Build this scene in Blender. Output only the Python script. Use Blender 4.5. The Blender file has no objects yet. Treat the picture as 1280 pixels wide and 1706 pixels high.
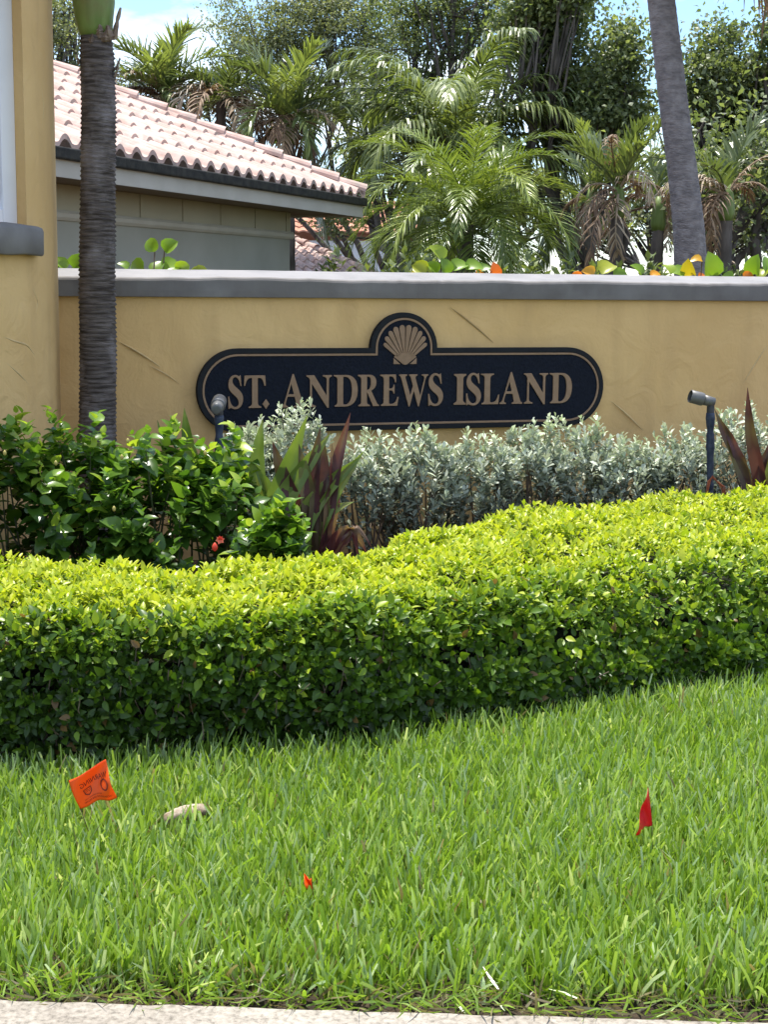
import bpy, bmesh, math
import numpy as np
from mathutils import Vector, Matrix

# ------------------------------------------------------------------ camera, world, sun, exposure
SC = bpy.context.scene
COL = SC.collection
F = 2530.0; CX, CY = 640.0, 853.0; EYE = 1.6
PITCH = math.atan((853-476)/F); ROLL = math.atan(81/8400)
_D = np.array([0, math.cos(PITCH), -math.sin(PITCH)])
_U0 = np.array([0, math.sin(PITCH), math.cos(PITCH)]); _R0 = np.array([1.0, 0, 0])
_R = _R0*math.cos(ROLL)+_U0*math.sin(ROLL); _U = _U0*math.cos(ROLL)-_R0*math.sin(ROLL)
_C = np.array([0, 0, EYE])
cam = bpy.data.cameras.new('camera'); camo = bpy.data.objects.new('camera', cam); COL.objects.link(camo)
camo.matrix_world = Matrix(((_R[0], _U[0], -_D[0], 0), (_R[1], _U[1], -_D[1], 0), (_R[2], _U[2], -_D[2], EYE), (0, 0, 0, 1)))
cam.sensor_fit = 'HORIZONTAL'; cam.sensor_width = 36; cam.lens = 36*F/1280
cam.clip_start = 0.1; cam.clip_end = 2000
SC.camera = camo

SUN_EL = math.radians(75); SUN_AZ = math.radians(-20)       # azimuth from +Y, clockwise
w = bpy.data.worlds.new("World"); SC.world = w; w.use_nodes = True
nt = w.node_tree; nt.nodes.clear()
def N(t, ty, **kw):
    n = t.nodes.new(ty)
    for k, v in kw.items(): setattr(n, k, v)
    return n
wo = N(nt, 'ShaderNodeOutputWorld'); bg = N(nt, 'ShaderNodeBackground'); bg.inputs[1].default_value = 0.145
sky = N(nt, 'ShaderNodeTexSky', sky_type='NISHITA'); sky.sun_disc = False
sky.sun_elevation = SUN_EL; sky.sun_rotation = SUN_AZ; sky.air_density = 1.0; sky.dust_density = .1; sky.ozone_density = 6.0
tc = N(nt, 'ShaderNodeTexCoord'); mp = N(nt, 'ShaderNodeMapping'); mp.inputs['Scale'].default_value = (1, 1, 2.6); mp.inputs['Location'].default_value = (0.3, 0.1, 0.35)
cn = N(nt, 'ShaderNodeTexNoise'); cn.inputs['Scale'].default_value = 3.6; cn.inputs['Detail'].default_value = 8; cn.inputs['Roughness'].default_value = 0.58
cr = N(nt, 'ShaderNodeValToRGB'); cr.color_ramp.elements[0].position = 0.47; cr.color_ramp.elements[1].position = 0.66
mx = N(nt, 'ShaderNodeMix', data_type='RGBA'); mx.inputs[7].default_value = (9.0, 9.3, 9.8, 1)
nt.links.new(tc.outputs['Generated'], mp.inputs[0]); nt.links.new(mp.outputs[0], cn.inputs['Vector'])
nt.links.new(cn.outputs[0], cr.inputs[0]); nt.links.new(cr.outputs[0], mx.inputs[0])
nt.links.new(sky.outputs[0], mx.inputs[6]); nt.links.new(mx.outputs[2], bg.inputs[0]); nt.links.new(bg.outputs[0], wo.inputs[0])

sl = bpy.data.lights.new('sun', 'SUN'); sl.energy = 4.8; sl.angle = math.radians(0.55); sl.color = (1.0, 0.955, 0.88)
slo = bpy.data.objects.new('sun', sl); COL.objects.link(slo)
sd = Vector((math.sin(SUN_AZ)*math.cos(SUN_EL), math.cos(SUN_AZ)*math.cos(SUN_EL), math.sin(SUN_EL)))
slo.rotation_euler = sd.to_track_quat('Z', 'Y').to_euler(); slo.location = (0, 0, 30)
SC.view_settings.view_transform = 'Standard'; SC.view_settings.look = 'None'
SC.view_settings.exposure = 0.80; SC.view_settings.gamma = 1.0
SC.render.engine = 'CYCLES'; SC.cycles.max_bounces = 7; SC.cycles.diffuse_bounces = 3; SC.cycles.glossy_bounces = 2
SC.cycles.transmission_bounces = 3; SC.cycles.transparent_max_bounces = 4; SC.cycles.use_denoising = True
SC.cycles.caustics_reflective = False; SC.cycles.caustics_refractive = False

# ------------------------------------------------------------------ helpers
def ray(x, y): return _D+_R*(x-CX)/F-_U*(y-CY)/F
def gz(x, y, z=0.0): v = ray(x, y); return _C+v*(z-EYE)/v[2]
def atY(x, y, Y): v = ray(x, y); return _C+v*Y/v[1]
def onplane(x, y, P0, n): v = ray(x, y); return _C+v*(((P0-_C)@n)/(v@n))
def nrm(a):
    a = np.asarray(a, float); return a/np.maximum(np.linalg.norm(a, axis=-1, keepdims=True), 1e-9)

def tag(o, label=None, cat=None, group=None, kind=None):
    if label: o['label'] = label
    if cat: o['category'] = cat
    if group: o['group'] = group
    if kind: o['kind'] = kind
    return o
def empty(name, loc, label=None, cat=None, group=None):
    o = bpy.data.objects.new(name, None); COL.objects.link(o); o.location = tuple(float(v) for v in loc); o.empty_display_size = 0.1
    return tag(o, label, cat, group)
def link(name, me, mat, parent=None):
    o = bpy.data.objects.new(name, me); COL.objects.link(o)
    if mat is not None:
        me.materials.clear(); me.materials.append(mat)
    if parent is not None:
        o.parent = parent
        off = Vector((0, 0, 0)); p = parent
        while p is not None: off += Vector(p.location); p = p.parent
        me.transform(Matrix.Translation(-off))       # geometry is written in world space
    return o
def mesh_np(name, V, faces, smooth=False, tone=None):
    """faces: list of int arrays, each (n,k)"""
    me = bpy.data.meshes.new(name)
    V = np.asarray(V, np.float32); me.vertices.add(len(V)); me.vertices.foreach_set('co', V.ravel())
    li = np.concatenate([np.asarray(f, np.int32).ravel() for f in faces])
    tot = np.concatenate([np.full(len(f), np.asarray(f).shape[1], np.int32) for f in faces])
    st = np.concatenate([[0], np.cumsum(tot)[:-1]]).astype(np.int32)
    me.loops.add(len(li)); me.loops.foreach_set('vertex_index', li)
    me.polygons.add(len(tot)); me.polygons.foreach_set('loop_start', st); me.polygons.foreach_set('loop_total', tot)
    me.polygons.foreach_set('use_smooth', np.full(len(tot), bool(smooth)))
    if tone is not None:
        a = me.attributes.new('tone', 'FLOAT', 'POINT'); a.data.foreach_set('value', np.asarray(tone, np.float32))
    me.update(); me.validate()
    return me

class MB:
    """collects geometry in world space into one mesh"""
    def __init__(s): s.V = []; s.Q = []; s.T = []; s.P = []; s.n = 0; s.tone = []
    def add(s, V, Q=None, T=None, tone=0.5, P=None):
        V = np.asarray(V, float)
        if Q is not None and len(Q): s.Q.append(np.asarray(Q)+s.n)
        if T is not None and len(T): s.T.append(np.asarray(T)+s.n)
        if P is not None:
            for f in P: s.P.append(np.asarray([f])+s.n)
        s.V.append(V); s.n += len(V)
        s.tone.append(np.full(len(V), tone) if np.isscalar(tone) else np.asarray(tone)); return s
    def box(s, c, ax, ay, az, hx, hy, hz):
        c = np.asarray(c, float); ax, ay, az = [np.asarray(a, float) for a in (ax, ay, az)]
        V = [c+ax*hx*i+ay*hy*j+az*hz*k for k in (-1, 1) for j in (-1, 1) for i in (-1, 1)]
        return s.add(V, [(0, 2, 3, 1), (4, 5, 7, 6), (0, 1, 5, 4), (2, 6, 7, 3), (0, 4, 6, 2), (1, 3, 7, 5)])
    def tube(s, P, r, k=8, cap=True, tone=0.5):
        P = np.asarray(P, float); n = len(P); r = np.broadcast_to(np.asarray(r, float), (n,))
        d = nrm(np.gradient(P, axis=0)); up = np.array([0, 0, 1.0]) if abs(d[0][2]) < .9 else np.array([1.0, 0, 0])
        a = nrm(np.cross(d, up)); b = np.cross(d, a); th = np.linspace(0, 2*np.pi, k, endpoint=False)
        V = (P[:, None]+(a[:, None]*np.cos(th)[None, :, None]+b[:, None]*np.sin(th)[None, :, None])*r[:, None, None]).reshape(-1, 3)
        i = np.arange(n-1)[:, None]*k; j = np.arange(k)[None]; j2 = (j+1) % k
        Q = np.stack([i+j, i+j2, i+k+j2, i+k+j], -1).reshape(-1, 4)
        PP = [list(range(k))[::-1], [(n-1)*k+q for q in range(k)]] if cap else None
        return s.add(V, Q, tone=tone, P=PP)
    def grid(s, V, nu, nv, tone=0.5):
        i = np.arange(nu-1)[:, None]*nv; j = np.arange(nv-1)[None]
        return s.add(np.asarray(V).reshape(-1, 3), np.stack([i+j, i+j+1, i+nv+j+1, i+nv+j], -1).reshape(-1, 4), tone=tone)
    def build(s, name, mat, parent=None, smooth=False):
        fs = []
        if s.Q: fs.append(np.concatenate(s.Q))
        if s.T: fs.append(np.concatenate(s.T))
        fs += s.P
        me = mesh_np(name, np.concatenate(s.V), fs, smooth, np.concatenate(s.tone)); return link(name, me, mat, parent)

def bevel(o, wd, seg=2):
    m = o.modifiers.new('bevel', 'BEVEL'); m.width = wd; m.segments = seg; m.limit_method = 'ANGLE'; m.angle_limit = math.radians(35); return o

# ---- leaves
def leaf_tmpl(prof, fold=0.18, curl=0.15, rows=(0, .18, .45, .75, 1)):
    V = [(0, 0, 0)]
    for t, wv in zip(rows[1:-1], prof):
        z = -curl*t*t
        V += [(-.5*wv, t, z+fold*wv*.5), (0, t, z), (.5*wv, t, z+fold*wv*.5)]
    V.append((0, 1, -curl)); k = len(rows)-2; T = [(0, 2, 1), (0, 3, 2)]; Q = []
    for i in range(k-1):
        a = 1+3*i; b = a+3; Q += [(a, a+1, b+1, b), (a+1, a+2, b+2, b+1)]
    a = 1+3*(k-1); e = len(V)-1; T += [(a, a+1, e), (a+1, a+2, e)]
    return np.array(V, float), np.array(Q).reshape(-1, 4), np.array(T)
LEAF_OVAL = leaf_tmpl((.75, 1.0, .62)); LEAF_LANCE = leaf_tmpl((.55, 1.0, .72), .3, .22)
LEAF_OBOV = leaf_tmpl((.35, .8, 1.0), .2, .05); LEAF_HIB = leaf_tmpl((.95, 1.0, .6), .22, .3)
LEAF_FAR = (np.array([(0, 0, 0), (-.5, .5, .08), (.5, .5, .08), (0, 1, -.05)]), np.zeros((0, 4), int), np.array([(0, 2, 1), (1, 2, 3)]))

def scatter(name, tmpl, pos, dr, up, L, W, mat, parent=None, tone=None, smooth=True):
    TV, TQ, TT = tmpl; n = len(pos); dr = nrm(dr); sd_ = nrm(np.cross(dr, up)); nn = np.cross(sd_, dr)
    L = np.broadcast_to(L, (n,)); W = np.broadcast_to(W, (n,))
    V = (pos[:, None]+sd_[:, None]*(TV[None, :, 0:1]*W[:, None, None])+dr[:, None]*(TV[None, :, 1:2]*L[:, None, None])
         + nn[:, None]*(TV[None, :, 2:3]*L[:, None, None])).reshape(-1, 3)
    off = (np.arange(n)*len(TV))[:, None, None]; fs = []
    if len(TQ): fs.append((TQ[None]+off).reshape(-1, 4))
    fs.append((TT[None]+off).reshape(-1, 3))
    tn = np.repeat(tone if tone is not None else np.full(n, .5), len(TV))
    return link(name, mesh_np(name, V, fs, smooth, tn), mat, parent)

def sprig_leaves(rng, P, A, k, sp, open_=0.9, jitter=0.35):
    """P (n,3) shoot bases, A (n,3) shoot axes -> leaf pos, dir, up, fraction along shoot"""
    n = len(P); A = nrm(A); ref = np.where(np.abs(A[:, 2:3]) > .9, np.array([[1.0, 0, 0]]), np.array([[0, 0, 1.0]]))
    a = nrm(np.cross(A, ref)); b = np.cross(A, a); ph0 = rng.uniform(0, 6.28, (n, 1))
    i = np.arange(k)[None]; ph = ph0+i*2.4+rng.normal(0, .3, (n, k)); t = (i+.5)/k
    pos = P[:, None]+A[:, None]*(i*sp)[..., None]
    out = a[:, None]*np.cos(ph)[..., None]+b[:, None]*np.sin(ph)[..., None]
    op = open_*(1.25-.75*t)[..., None]
    d = nrm(A[:, None]*np.cos(op)+out*np.sin(op)+rng.normal(0, jitter, (n, k, 3))*.5)
    up = nrm(A[:, None]+np.array([0, 0, .4])+rng.normal(0, jitter, (n, k, 3)))
    return pos.reshape(-1, 3), d.reshape(-1, 3), up.reshape(-1, 3), np.broadcast_to(t, (n, k)).reshape(-1)

# ------------------------------------------------------------------ materials
def mat_new(name):
    m = bpy.data.materials.new(name); m.use_nodes = True; t = m.node_tree; t.nodes.clear()
    o = N(t, 'ShaderNodeOutputMaterial'); b = N(t, 'ShaderNodeBsdfPrincipled'); t.links.new(b.outputs[0], o.inputs[0]); return m, t, b, o
def ramp(t, els):
    r = N(t, 'ShaderNodeValToRGB'); e = r.color_ramp.elements
    while len(e) < len(els): e.new(.5)
    for q, (p, c) in zip(e, els): q.position = p; q.color = (*c, 1)
    return r
def leafmat(name, els, rough=.4, trans=.3, tcol=(1.2, 1.25, .55), spec=.5):
    m, t, b, o = mat_new(name); at = N(t, 'ShaderNodeAttribute', attribute_name='tone'); r = ramp(t, els)
    t.links.new(at.outputs['Fac'], r.inputs[0]); t.links.new(r.outputs[0], b.inputs['Base Color'])
    b.inputs['Roughness'].default_value = rough; b.inputs['Specular IOR Level'].default_value = spec
    if trans:
        tr = N(t, 'ShaderNodeBsdfTranslucent'); mu = N(t, 'ShaderNodeMix', data_type='RGBA', blend_type='MULTIPLY'); mu.inputs[0].default_value = 1
        mu.inputs[7].default_value = (*tcol, 1); t.links.new(r.outputs[0], mu.inputs[6]); t.links.new(mu.outputs[2], tr.inputs[0])
        ms = N(t, 'ShaderNodeMixShader'); ms.inputs[0].default_value = trans
        t.links.new(b.outputs[0], ms.inputs[1]); t.links.new(tr.outputs[0], ms.inputs[2]); t.links.new(ms.outputs[0], o.inputs[0])
    return m
def rough_mat(name, c1, c2, scale=8, rough=.85, bump=.3, bscale=None, detail=6, stretch=(1, 1, 1), dist=.01, spec=.3, lo=.35, hi=.65, c3=None, s3=2, st3=None, b2=0):
    m, t, b, o = mat_new(name); tc = N(t, 'ShaderNodeTexCoord'); mp = N(t, 'ShaderNodeMapping'); mp.inputs['Scale'].default_value = stretch
    t.links.new(tc.outputs['Object'], mp.inputs[0])
    n1 = N(t, 'ShaderNodeTexNoise'); n1.inputs['Scale'].default_value = scale; n1.inputs['Detail'].default_value = detail; t.links.new(mp.outputs[0], n1.inputs['Vector'])
    r = ramp(t, [(lo, c1), (hi, c2)]); t.links.new(n1.outputs[0], r.inputs[0]); src = r.outputs[0]
    if c3 is not None:
        n3 = N(t, 'ShaderNodeTexNoise'); n3.inputs['Scale'].default_value = s3; n3.inputs['Detail'].default_value = 5; m3 = N(t, 'ShaderNodeMapping'); m3.inputs['Scale'].default_value = st3 or (1, 1, 1); t.links.new(tc.outputs['Object'], m3.inputs[0]); t.links.new(m3.outputs[0], n3.inputs['Vector'])
        r3 = ramp(t, [(.5, (0, 0, 0)), (.68, (1, 1, 1))]); t.links.new(n3.outputs[0], r3.inputs[0])
        mx_ = N(t, 'ShaderNodeMix', data_type='RGBA'); mx_.inputs[7].default_value = (*c3, 1); t.links.new(r3.outputs[0], mx_.inputs[0]); t.links.new(src, mx_.inputs[6]); src = mx_.outputs[2]
    t.links.new(src, b.inputs['Base Color']); b.inputs['Roughness'].default_value = rough; b.inputs['Specular IOR Level'].default_value = spec
    if bump:
        n2 = N(t, 'ShaderNodeTexNoise'); n2.inputs['Scale'].default_value = bscale or scale*4; n2.inputs['Detail'].default_value = 4; t.links.new(mp.outputs[0], n2.inputs['Vector'])
        bp = N(t, 'ShaderNodeBump'); bp.inputs['Strength'].default_value = bump; bp.inputs['Distance'].default_value = dist
        t.links.new(n2.outputs[0], bp.inputs['Height']); t.links.new(bp.outputs[0], b.inputs['Normal'])
        if b2:
            n4 = N(t, 'ShaderNodeTexNoise'); n4.inputs['Scale'].default_value = 5; n4.inputs['Detail'].default_value = 3; n4.inputs['Distortion'].default_value = 1.5; t.links.new(mp.outputs[0], n4.inputs['Vector'])
            bq = N(t, 'ShaderNodeBump'); bq.inputs['Strength'].default_value = b2; bq.inputs['Distance'].default_value = .02; t.links.new(n4.outputs[0], bq.inputs['Height']); t.links.new(bq.outputs[0], bp.inputs['Normal'])
    return m

M = {}
M['grass'] = leafmat('grass_blade', [(0, (.24, .19, .10)), (.06, (.28, .24, .13)), (.10, (.16, .26, .025)), (.32, (.24, .39, .04)), (.55, (.35, .49, .085)), (.75, (.31, .44, .20)), (1, (.60, .68, .34))], .32, .42, (1.15,1.15,.6), spec=.85)  # palest stop puts white highlights into the blade colour
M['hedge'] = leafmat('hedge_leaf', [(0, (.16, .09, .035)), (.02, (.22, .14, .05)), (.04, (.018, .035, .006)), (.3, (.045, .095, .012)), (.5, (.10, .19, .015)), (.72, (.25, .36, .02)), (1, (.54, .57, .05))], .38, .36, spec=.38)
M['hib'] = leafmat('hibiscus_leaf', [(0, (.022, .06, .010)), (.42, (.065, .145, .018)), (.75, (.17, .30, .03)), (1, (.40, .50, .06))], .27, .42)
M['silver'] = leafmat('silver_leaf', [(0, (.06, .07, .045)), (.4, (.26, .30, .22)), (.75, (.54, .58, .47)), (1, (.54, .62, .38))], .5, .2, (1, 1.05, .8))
M['strap'] = leafmat('strap_leaf', [(0, (.06, .12, .02)), (.35, (.22, .29, .06)), (.5, (.16, .13, .05)), (.75, (.07, .025, .028)), (.92, (.15, .05, .055)), (1, (.24, .15, .09))], .4, .4)
M['grape'] = leafmat('seagrape_leaf', [(0, (.10, .20, .02)), (.5, (.22, .36, .03)), (.7, (.45, .42, .03)), (.85, (.75, .33, .02)), (1, (.75, .13, .03))], .35, .4)
M['oak'] = leafmat('oak_leaf', [(0, (.10, .115, .065)), (.5, (.235, .26, .14)), (1, (.42, .44, .27))], .6, .42)
M['broad'] = leafmat('broad_leaf', [(0, (.06, .08, .035)), (.5, (.155, .195, .085)), (1, (.32, .36, .17))], .45, .42)
M['palm'] = leafmat('palm_leaf', [(0, (.06, .085, .035)), (.5, (.14, .18, .065)), (1, (.28, .33, .10))], .32, .3)
M['datepalm'] = leafmat('date_palm_leaf', [(0, (.07, .11, .03)), (.5, (.16, .22, .05)), (1, (.33, .39, .09))], .32, .3)
M['dead'] = leafmat('dead_frond', [(0, (.10, .055, .03)), (.5, (.26, .17, .10)), (1, (.55, .46, .34))], .7, .2, (1, .9, .7))
M['twig'] = rough_mat('twig', (.10, .075, .055), (.22, .17, .13), 20)
M['stem'] = rough_mat('green_stem', (.05, .08, .02), (.10, .09, .05), 20)
M['bark'] = rough_mat('bark', (.05, .043, .036), (.15, .13, .115), 6, .9, .6, 14, stretch=(1, 1, .35), dist=.03)
M['stucco'] = rough_mat('yellow_stucco', (.63, .41, .17), (.69, .465, .205), 2.2, .88, .45, 60, dist=.004, c3=(.57, .37, .16), s3=1.6, st3=(2.5, 2.5, .5), b2=.6)
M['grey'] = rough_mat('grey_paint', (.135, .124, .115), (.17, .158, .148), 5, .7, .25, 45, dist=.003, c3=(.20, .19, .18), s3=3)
M['soil'] = rough_mat('mulch', (.03, .018, .012), (.14, .075, .05), 45, .95, .8, 60, dist=.02)
M['navy'] = rough_mat('navy_field', (.004, .006, .012), (.007, .010, .019), 60, .7, .7, 70, dist=.006, spec=.15)
M['rim'] = rough_mat('dark_rim', (.005, .006, .009), (.008, .010, .013), 20, .5, .1, 60, dist=.002, spec=.2)
M['bronze'] = rough_mat('bronze_paint', (.235, .145, .08), (.27, .17, .10), 30, .55, .1, 80, dist=.001, spec=.4)
M['white'] = rough_mat('white_paint', (.72, .73, .76), (.78, .79, .82), 4, .5, .05)
M['pane'] = rough_mat('grey_panel', (.42, .43, .46), (.46, .47, .50), 3, .4, .03)
M['tile'] = rough_mat('pink_roof_tile', (.44, .29, .24), (.60, .45, .39), 3.5, .85, .4, 40, dist=.008, c3=(.36, .29, .25), s3=6)
M['redtile'] = rough_mat('red_roof_tile', (.40, .17, .10), (.52, .27, .18), 3.0, .85, .3, 30, dist=.01)
M['fascia'] = rough_mat('fascia_paint', (.45, .43, .37), (.50, .48, .42), 3, .6, .05)
M['housewall'] = rough_mat('sage_wall', (.36, .365, .31), (.40, .405, .35), 2, .85, .2, 50, dist=.004)
M['panelwall'] = rough_mat('olive_panel', (.44, .42, .32), (.48, .46, .35), 2, .85, .1)
M['darkmetal'] = rough_mat('dark_trim', (.012, .012, .010), (.04, .038, .03), 12, .7, .3, 40)
M['ledge'] = rough_mat('ledge_paint', (.50, .48, .40), (.56, .54, .46), 3, .7, .05)
M['soffit'] = rough_mat('soffit', (.20, .15, .10), (.24, .19, .13), 3, .8, .1)
M['fixture'] = rough_mat('fixture_grey', (.09, .09, .088), (.13, .13, .125), 25, .45, .15, 70, dist=.001, spec=.5)
M['fixdark'] = rough_mat('fixture_dark', (.035, .036, .04), (.06, .06, .065), 25, .5, .15, 70, dist=.001)
M['pvc'] = rough_mat('blue_black_stake', (.018, .028, .055), (.05, .065, .10), 35, .5, .5, 50, dist=.003)
M['wire'] = rough_mat('orange_wire', (.30, .08, .035), (.42, .13, .06), 30, .5, .1)
M['orange'] = leafmat('orange_vinyl', [(0, (.95, .13, .008)), (.5, (.98, .15, .01)), (1, (.98, .18, .02))], .4, .4, (1, .8, .5))
M['red'] = leafmat('red_vinyl', [(0, (.70, .008, .025)), (1, (.82, .015, .03))], .35, .3, (1, .6, .6))
M['ink'] = rough_mat('ink', (.16, .018, .006), (.20, .025, .01), 40, .6, 0)
M['flagwire'] = rough_mat('flag_wire', (.06, .03, .02), (.10, .05, .03), 40, .4, 0)
M['wood'] = rough_mat('weathered_wood', (.12, .075, .045), (.58, .49, .38), 22, .9, .8, 50, stretch=(1, 1, 1), dist=.004)
M['flower'] = leafmat('flower', [(0, (.75, .06, .03)), (1, (.9, .25, .12))], .5, .35, (1, .7, .6))
M['bud'] = leafmat('bud', [(0, (.35, .36, .08)), (1, (.50, .42, .12))], .5, .2, (1, 1, .6))
M['shaft'] = rough_mat('crownshaft', (.11, .17, .035), (.18, .25, .07), 5, .45, .2, 12, stretch=(4, 4, .4), dist=.004, c3=(.16, .14, .05), s3=4)
M['ring'] = rough_mat('palm_trunk', (.05, .039, .033), (.17, .142, .128), 9, .85, 1.0, 26, stretch=(1, 1, 9), dist=.012, c3=(.24, .21, .205), s3=7)
M['husk'] = rough_mat('dry_husk', (.10, .07, .055), (.30, .23, .17), 14, .9, .6, 30, stretch=(1, 1, .4), dist=.01)

# concrete
m, t, b, o = mat_new('concrete'); M['concrete'] = m
tc = N(t, 'ShaderNodeTexCoord'); v1 = N(t, 'ShaderNodeTexNoise'); v1.inputs['Scale'].default_value = 70; v1.inputs['Detail'].default_value = 5; v1.inputs['Roughness'].default_value = .7
n1 = N(t, 'ShaderNodeTexNoise'); n1.inputs['Scale'].default_value = 3; n1.inputs['Detail'].default_value = 6
for q in (v1, n1): t.links.new(tc.outputs['Object'], q.inputs['Vector'])
r1 = ramp(t, [(.34, (.17, .15, .12)), (.47, (.31, .275, .225)), (.7, (.45, .41, .345))]); t.links.new(v1.outputs[0], r1.inputs[0])
r2 = ramp(t, [(.3, (.72, .70, .68)), (.7, (1, 1, 1))]); t.links.new(n1.outputs[0], r2.inputs[0])
mu = N(t, 'ShaderNodeMix', data_type='RGBA', blend_type='MULTIPLY'); mu.inputs[0].default_value = 1
t.links.new(r1.outputs[0], mu.inputs[6]); t.links.new(r2.outputs[0], mu.inputs[7]); t.links.new(mu.outputs[2], b.inputs['Base Color'])
bp = N(t, 'ShaderNodeBump'); bp.inputs['Strength'].default_value = .7; bp.inputs['Distance'].default_value = .004
t.links.new(v1.outputs[0], bp.inputs['Height']); t.links.new(bp.outputs[0], b.inputs['Normal']); b.inputs['Roughness'].default_value = .92
# grey coconut-like trunk; its mottling paints leaf shadows into the colour
M['greytrunk'] = rough_mat('grey_palm_trunk', (.13, .12, .12), (.26, .24, .235), 11, .9, .8, 26, stretch=(1, 1, 2.5), dist=.02, c3=(.27, .255, .25), s3=9, lo=.3, hi=.7)

UPZ = np.array([0, 0, 1.0])
# ------------------------------------------------------------------ setting: ground, sidewalk, planting bed
g = MB(); S_ = 600
g.add([(-S_, -40, 0), (S_, -40, 0), (S_, 900, 0), (-S_, 900, 0)], [(0, 1, 2, 3)])
M['ground'] = rough_mat('ground_soil', (.022, .016, .010), (.065, .045, .028), 30, .95, .9, 60, dist=.03)
tag(g.build('ground', M['ground']), kind='structure')
_e0 = gz(0, 1663, .03); _e1 = gz(1280, 1701, .03)
EDGE = lambda x: _e0[1]+(_e1[1]-_e0[1])*(x-_e0[0])/(_e1[0]-_e0[0])          # far edge of the sidewalk
rng = np.random.default_rng(3)
for (xa, xb) in ((-9, -1.42), (-1.41, 1.385), (1.395, 9)):
    if xa < -5:
        s = MB()
    n = 60
    xs = np.linspace(xa, xb, n); e = EDGE(xs)+rng.normal(0, .0025, n)
    rows = [np.stack([xs, np.full(n, 1.6), np.full(n, .032)], 1), np.stack([xs, e-.012, np.full(n, .032)], 1),
            np.stack([xs, e-.003, np.full(n, .027)], 1), np.stack([xs, e, np.full(n, .014)], 1), np.stack([xs, e, np.full(n, -.05)], 1)]
    s.grid(np.array(rows), 5, n)
tag(s.build('sidewalk', M['concrete'], smooth=False), kind='structure')
rd = MB(); rd.add([(-60, -30, .006), (60, -30, .006), (60, 1.6, .006), (-60, 1.6, .006)], [(0, 1, 2, 3)])
M['asphalt'] = rough_mat('asphalt', (.045, .045, .047), (.07, .07, .07), 60, .9, .4, 90, dist=.004)
tag(rd.build('road', M['asphalt']), kind='structure')

HF = np.array([(-2.6, 4.50), (-1.25, 4.70), (-.68, 4.84), (-.08, 5.03), (.58, 5.43), (1.57, 5.99), (2.8, 6.68)])
HB = np.array([(-2.8, 5.83), (-1.5, 5.85), (-.8, 5.87), (-.14, 5.93), (.14, 6.5), (.5, 7.15), (1.13, 7.80), (2.09, 8.2), (3.4, 8.55)])
def curve_at(Pn, u):
    d = np.concatenate([[0], np.cumsum(np.linalg.norm(np.diff(Pn, axis=0), axis=1))]); d /= d[-1]
    return np.stack([np.interp(u, d, Pn[:, 0]), np.interp(u, d, Pn[:, 1])], -1)
def front_y(x): return np.interp(x, HF[:, 0], HF[:, 1])
bed = MB(); xs = np.linspace(-6, 9, 60); fy = np.interp(xs, HF[:, 0], HF[:, 1], left=4.6, right=7.3)
bed.grid(np.array([np.stack([xs, fy+.02, np.full(60, .005)], 1), np.stack([xs, fy+.10, np.full(60, .02)], 1), np.stack([xs, 12+0*xs, np.full(60, .02)], 1)]), 3, 60)
tag(bed.build('mulch_bed', M['soil']), kind='structure')

# ------------------------------------------------------------------ lawn
def ribbons(rng, P, D0, W, L, tipw, bend, tone, rows=4, twist=None):
    """curved flat blades"""
    n = len(P); s_ = nrm(np.cross(D0, nrm(rng.normal(0, 1, (n, 3))*np.array([1, 1, .2])))); t = np.linspace(0, 1, rows)
    V = np.zeros((n, rows, 2, 3)); p = P.copy(); d = D0.copy()
    wp = np.interp(t, [0, .3, .8, 1], [.7, 1, .85, 0])[None]*np.ones((n, 1)); wp[:, -1] = tipw; wp[:, -1] = np.maximum(wp[:, -1], .04)
    for i in range(rows):
        if i: p = p+d*(L/(rows-1))[:, None]; d = nrm(d+bend/(rows-1))
        V[:, i, 0] = p-s_*(W*wp[:, i]*.5)[:, None]; V[:, i, 1] = p+s_*(W*wp[:, i]*.5)[:, None]
    off = (np.arange(n)*rows*2)[:, None, None]; q = np.array([(2*i, 2*i+1, 2*i+3, 2*i+2) for i in range(rows-1)])
    return V.reshape(-1, 3), (q[None]+off).reshape(-1, 4), np.repeat(tone, rows*2)
rng = np.random.default_rng(11)
n = 128000
x = rng.uniform(-2.6, 2.9, n); y = rng.uniform(3.2, 6.75, n)
keep = (np.abs(x) < .265*y+.32) & (y > EDGE(x)+.022) & (y < front_y(x)+.05)
x, y = x[keep], y[keep]; n = len(x)
dens = rng.random(n); edge = np.clip((y-EDGE(x)-.01)/.15, 0, 1)
keep = dens < (.16+.84*edge); x, y, edge = x[keep], y[keep], edge[keep]; n = len(x)
patch = .5+.5*np.sin(x*3.1+np.sin(y*2.3)*1.4)*np.cos(y*2.7+x)
wq = gz(308, 1385, 0); inw = (np.abs(x-wq[0]) < .10) & (y < wq[1]+.02) & (y > wq[1]-.16)
Lg = np.where(inw & (rng.random(n) < .85), .5, 1)*rng.normal(.104, .024, n).clip(.04, .17)*(.45+.55*edge)*(.93+.12*patch)
lean = rng.normal(0, 1, (n, 2))*(.19+.36*(1-edge))[:, None]
D0 = nrm(np.concatenate([lean+np.array([.04, -.03]), np.ones((n, 1))], 1))
bend = np.concatenate([lean*1.3+rng.normal(0, .15, (n, 2)), -np.abs(rng.normal(0, .25, (n, 1)))], 1)
tone = np.clip(rng.normal(.47, .27, n)+.12*(patch-.5), .12, 1); u_ = rng.random(n)
dry = u_ < .012+.12*(1-edge); tone[dry] = rng.uniform(0, .06, dry.sum())
tipw = np.where(rng.random(n) < .35, .7, .08)
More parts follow.
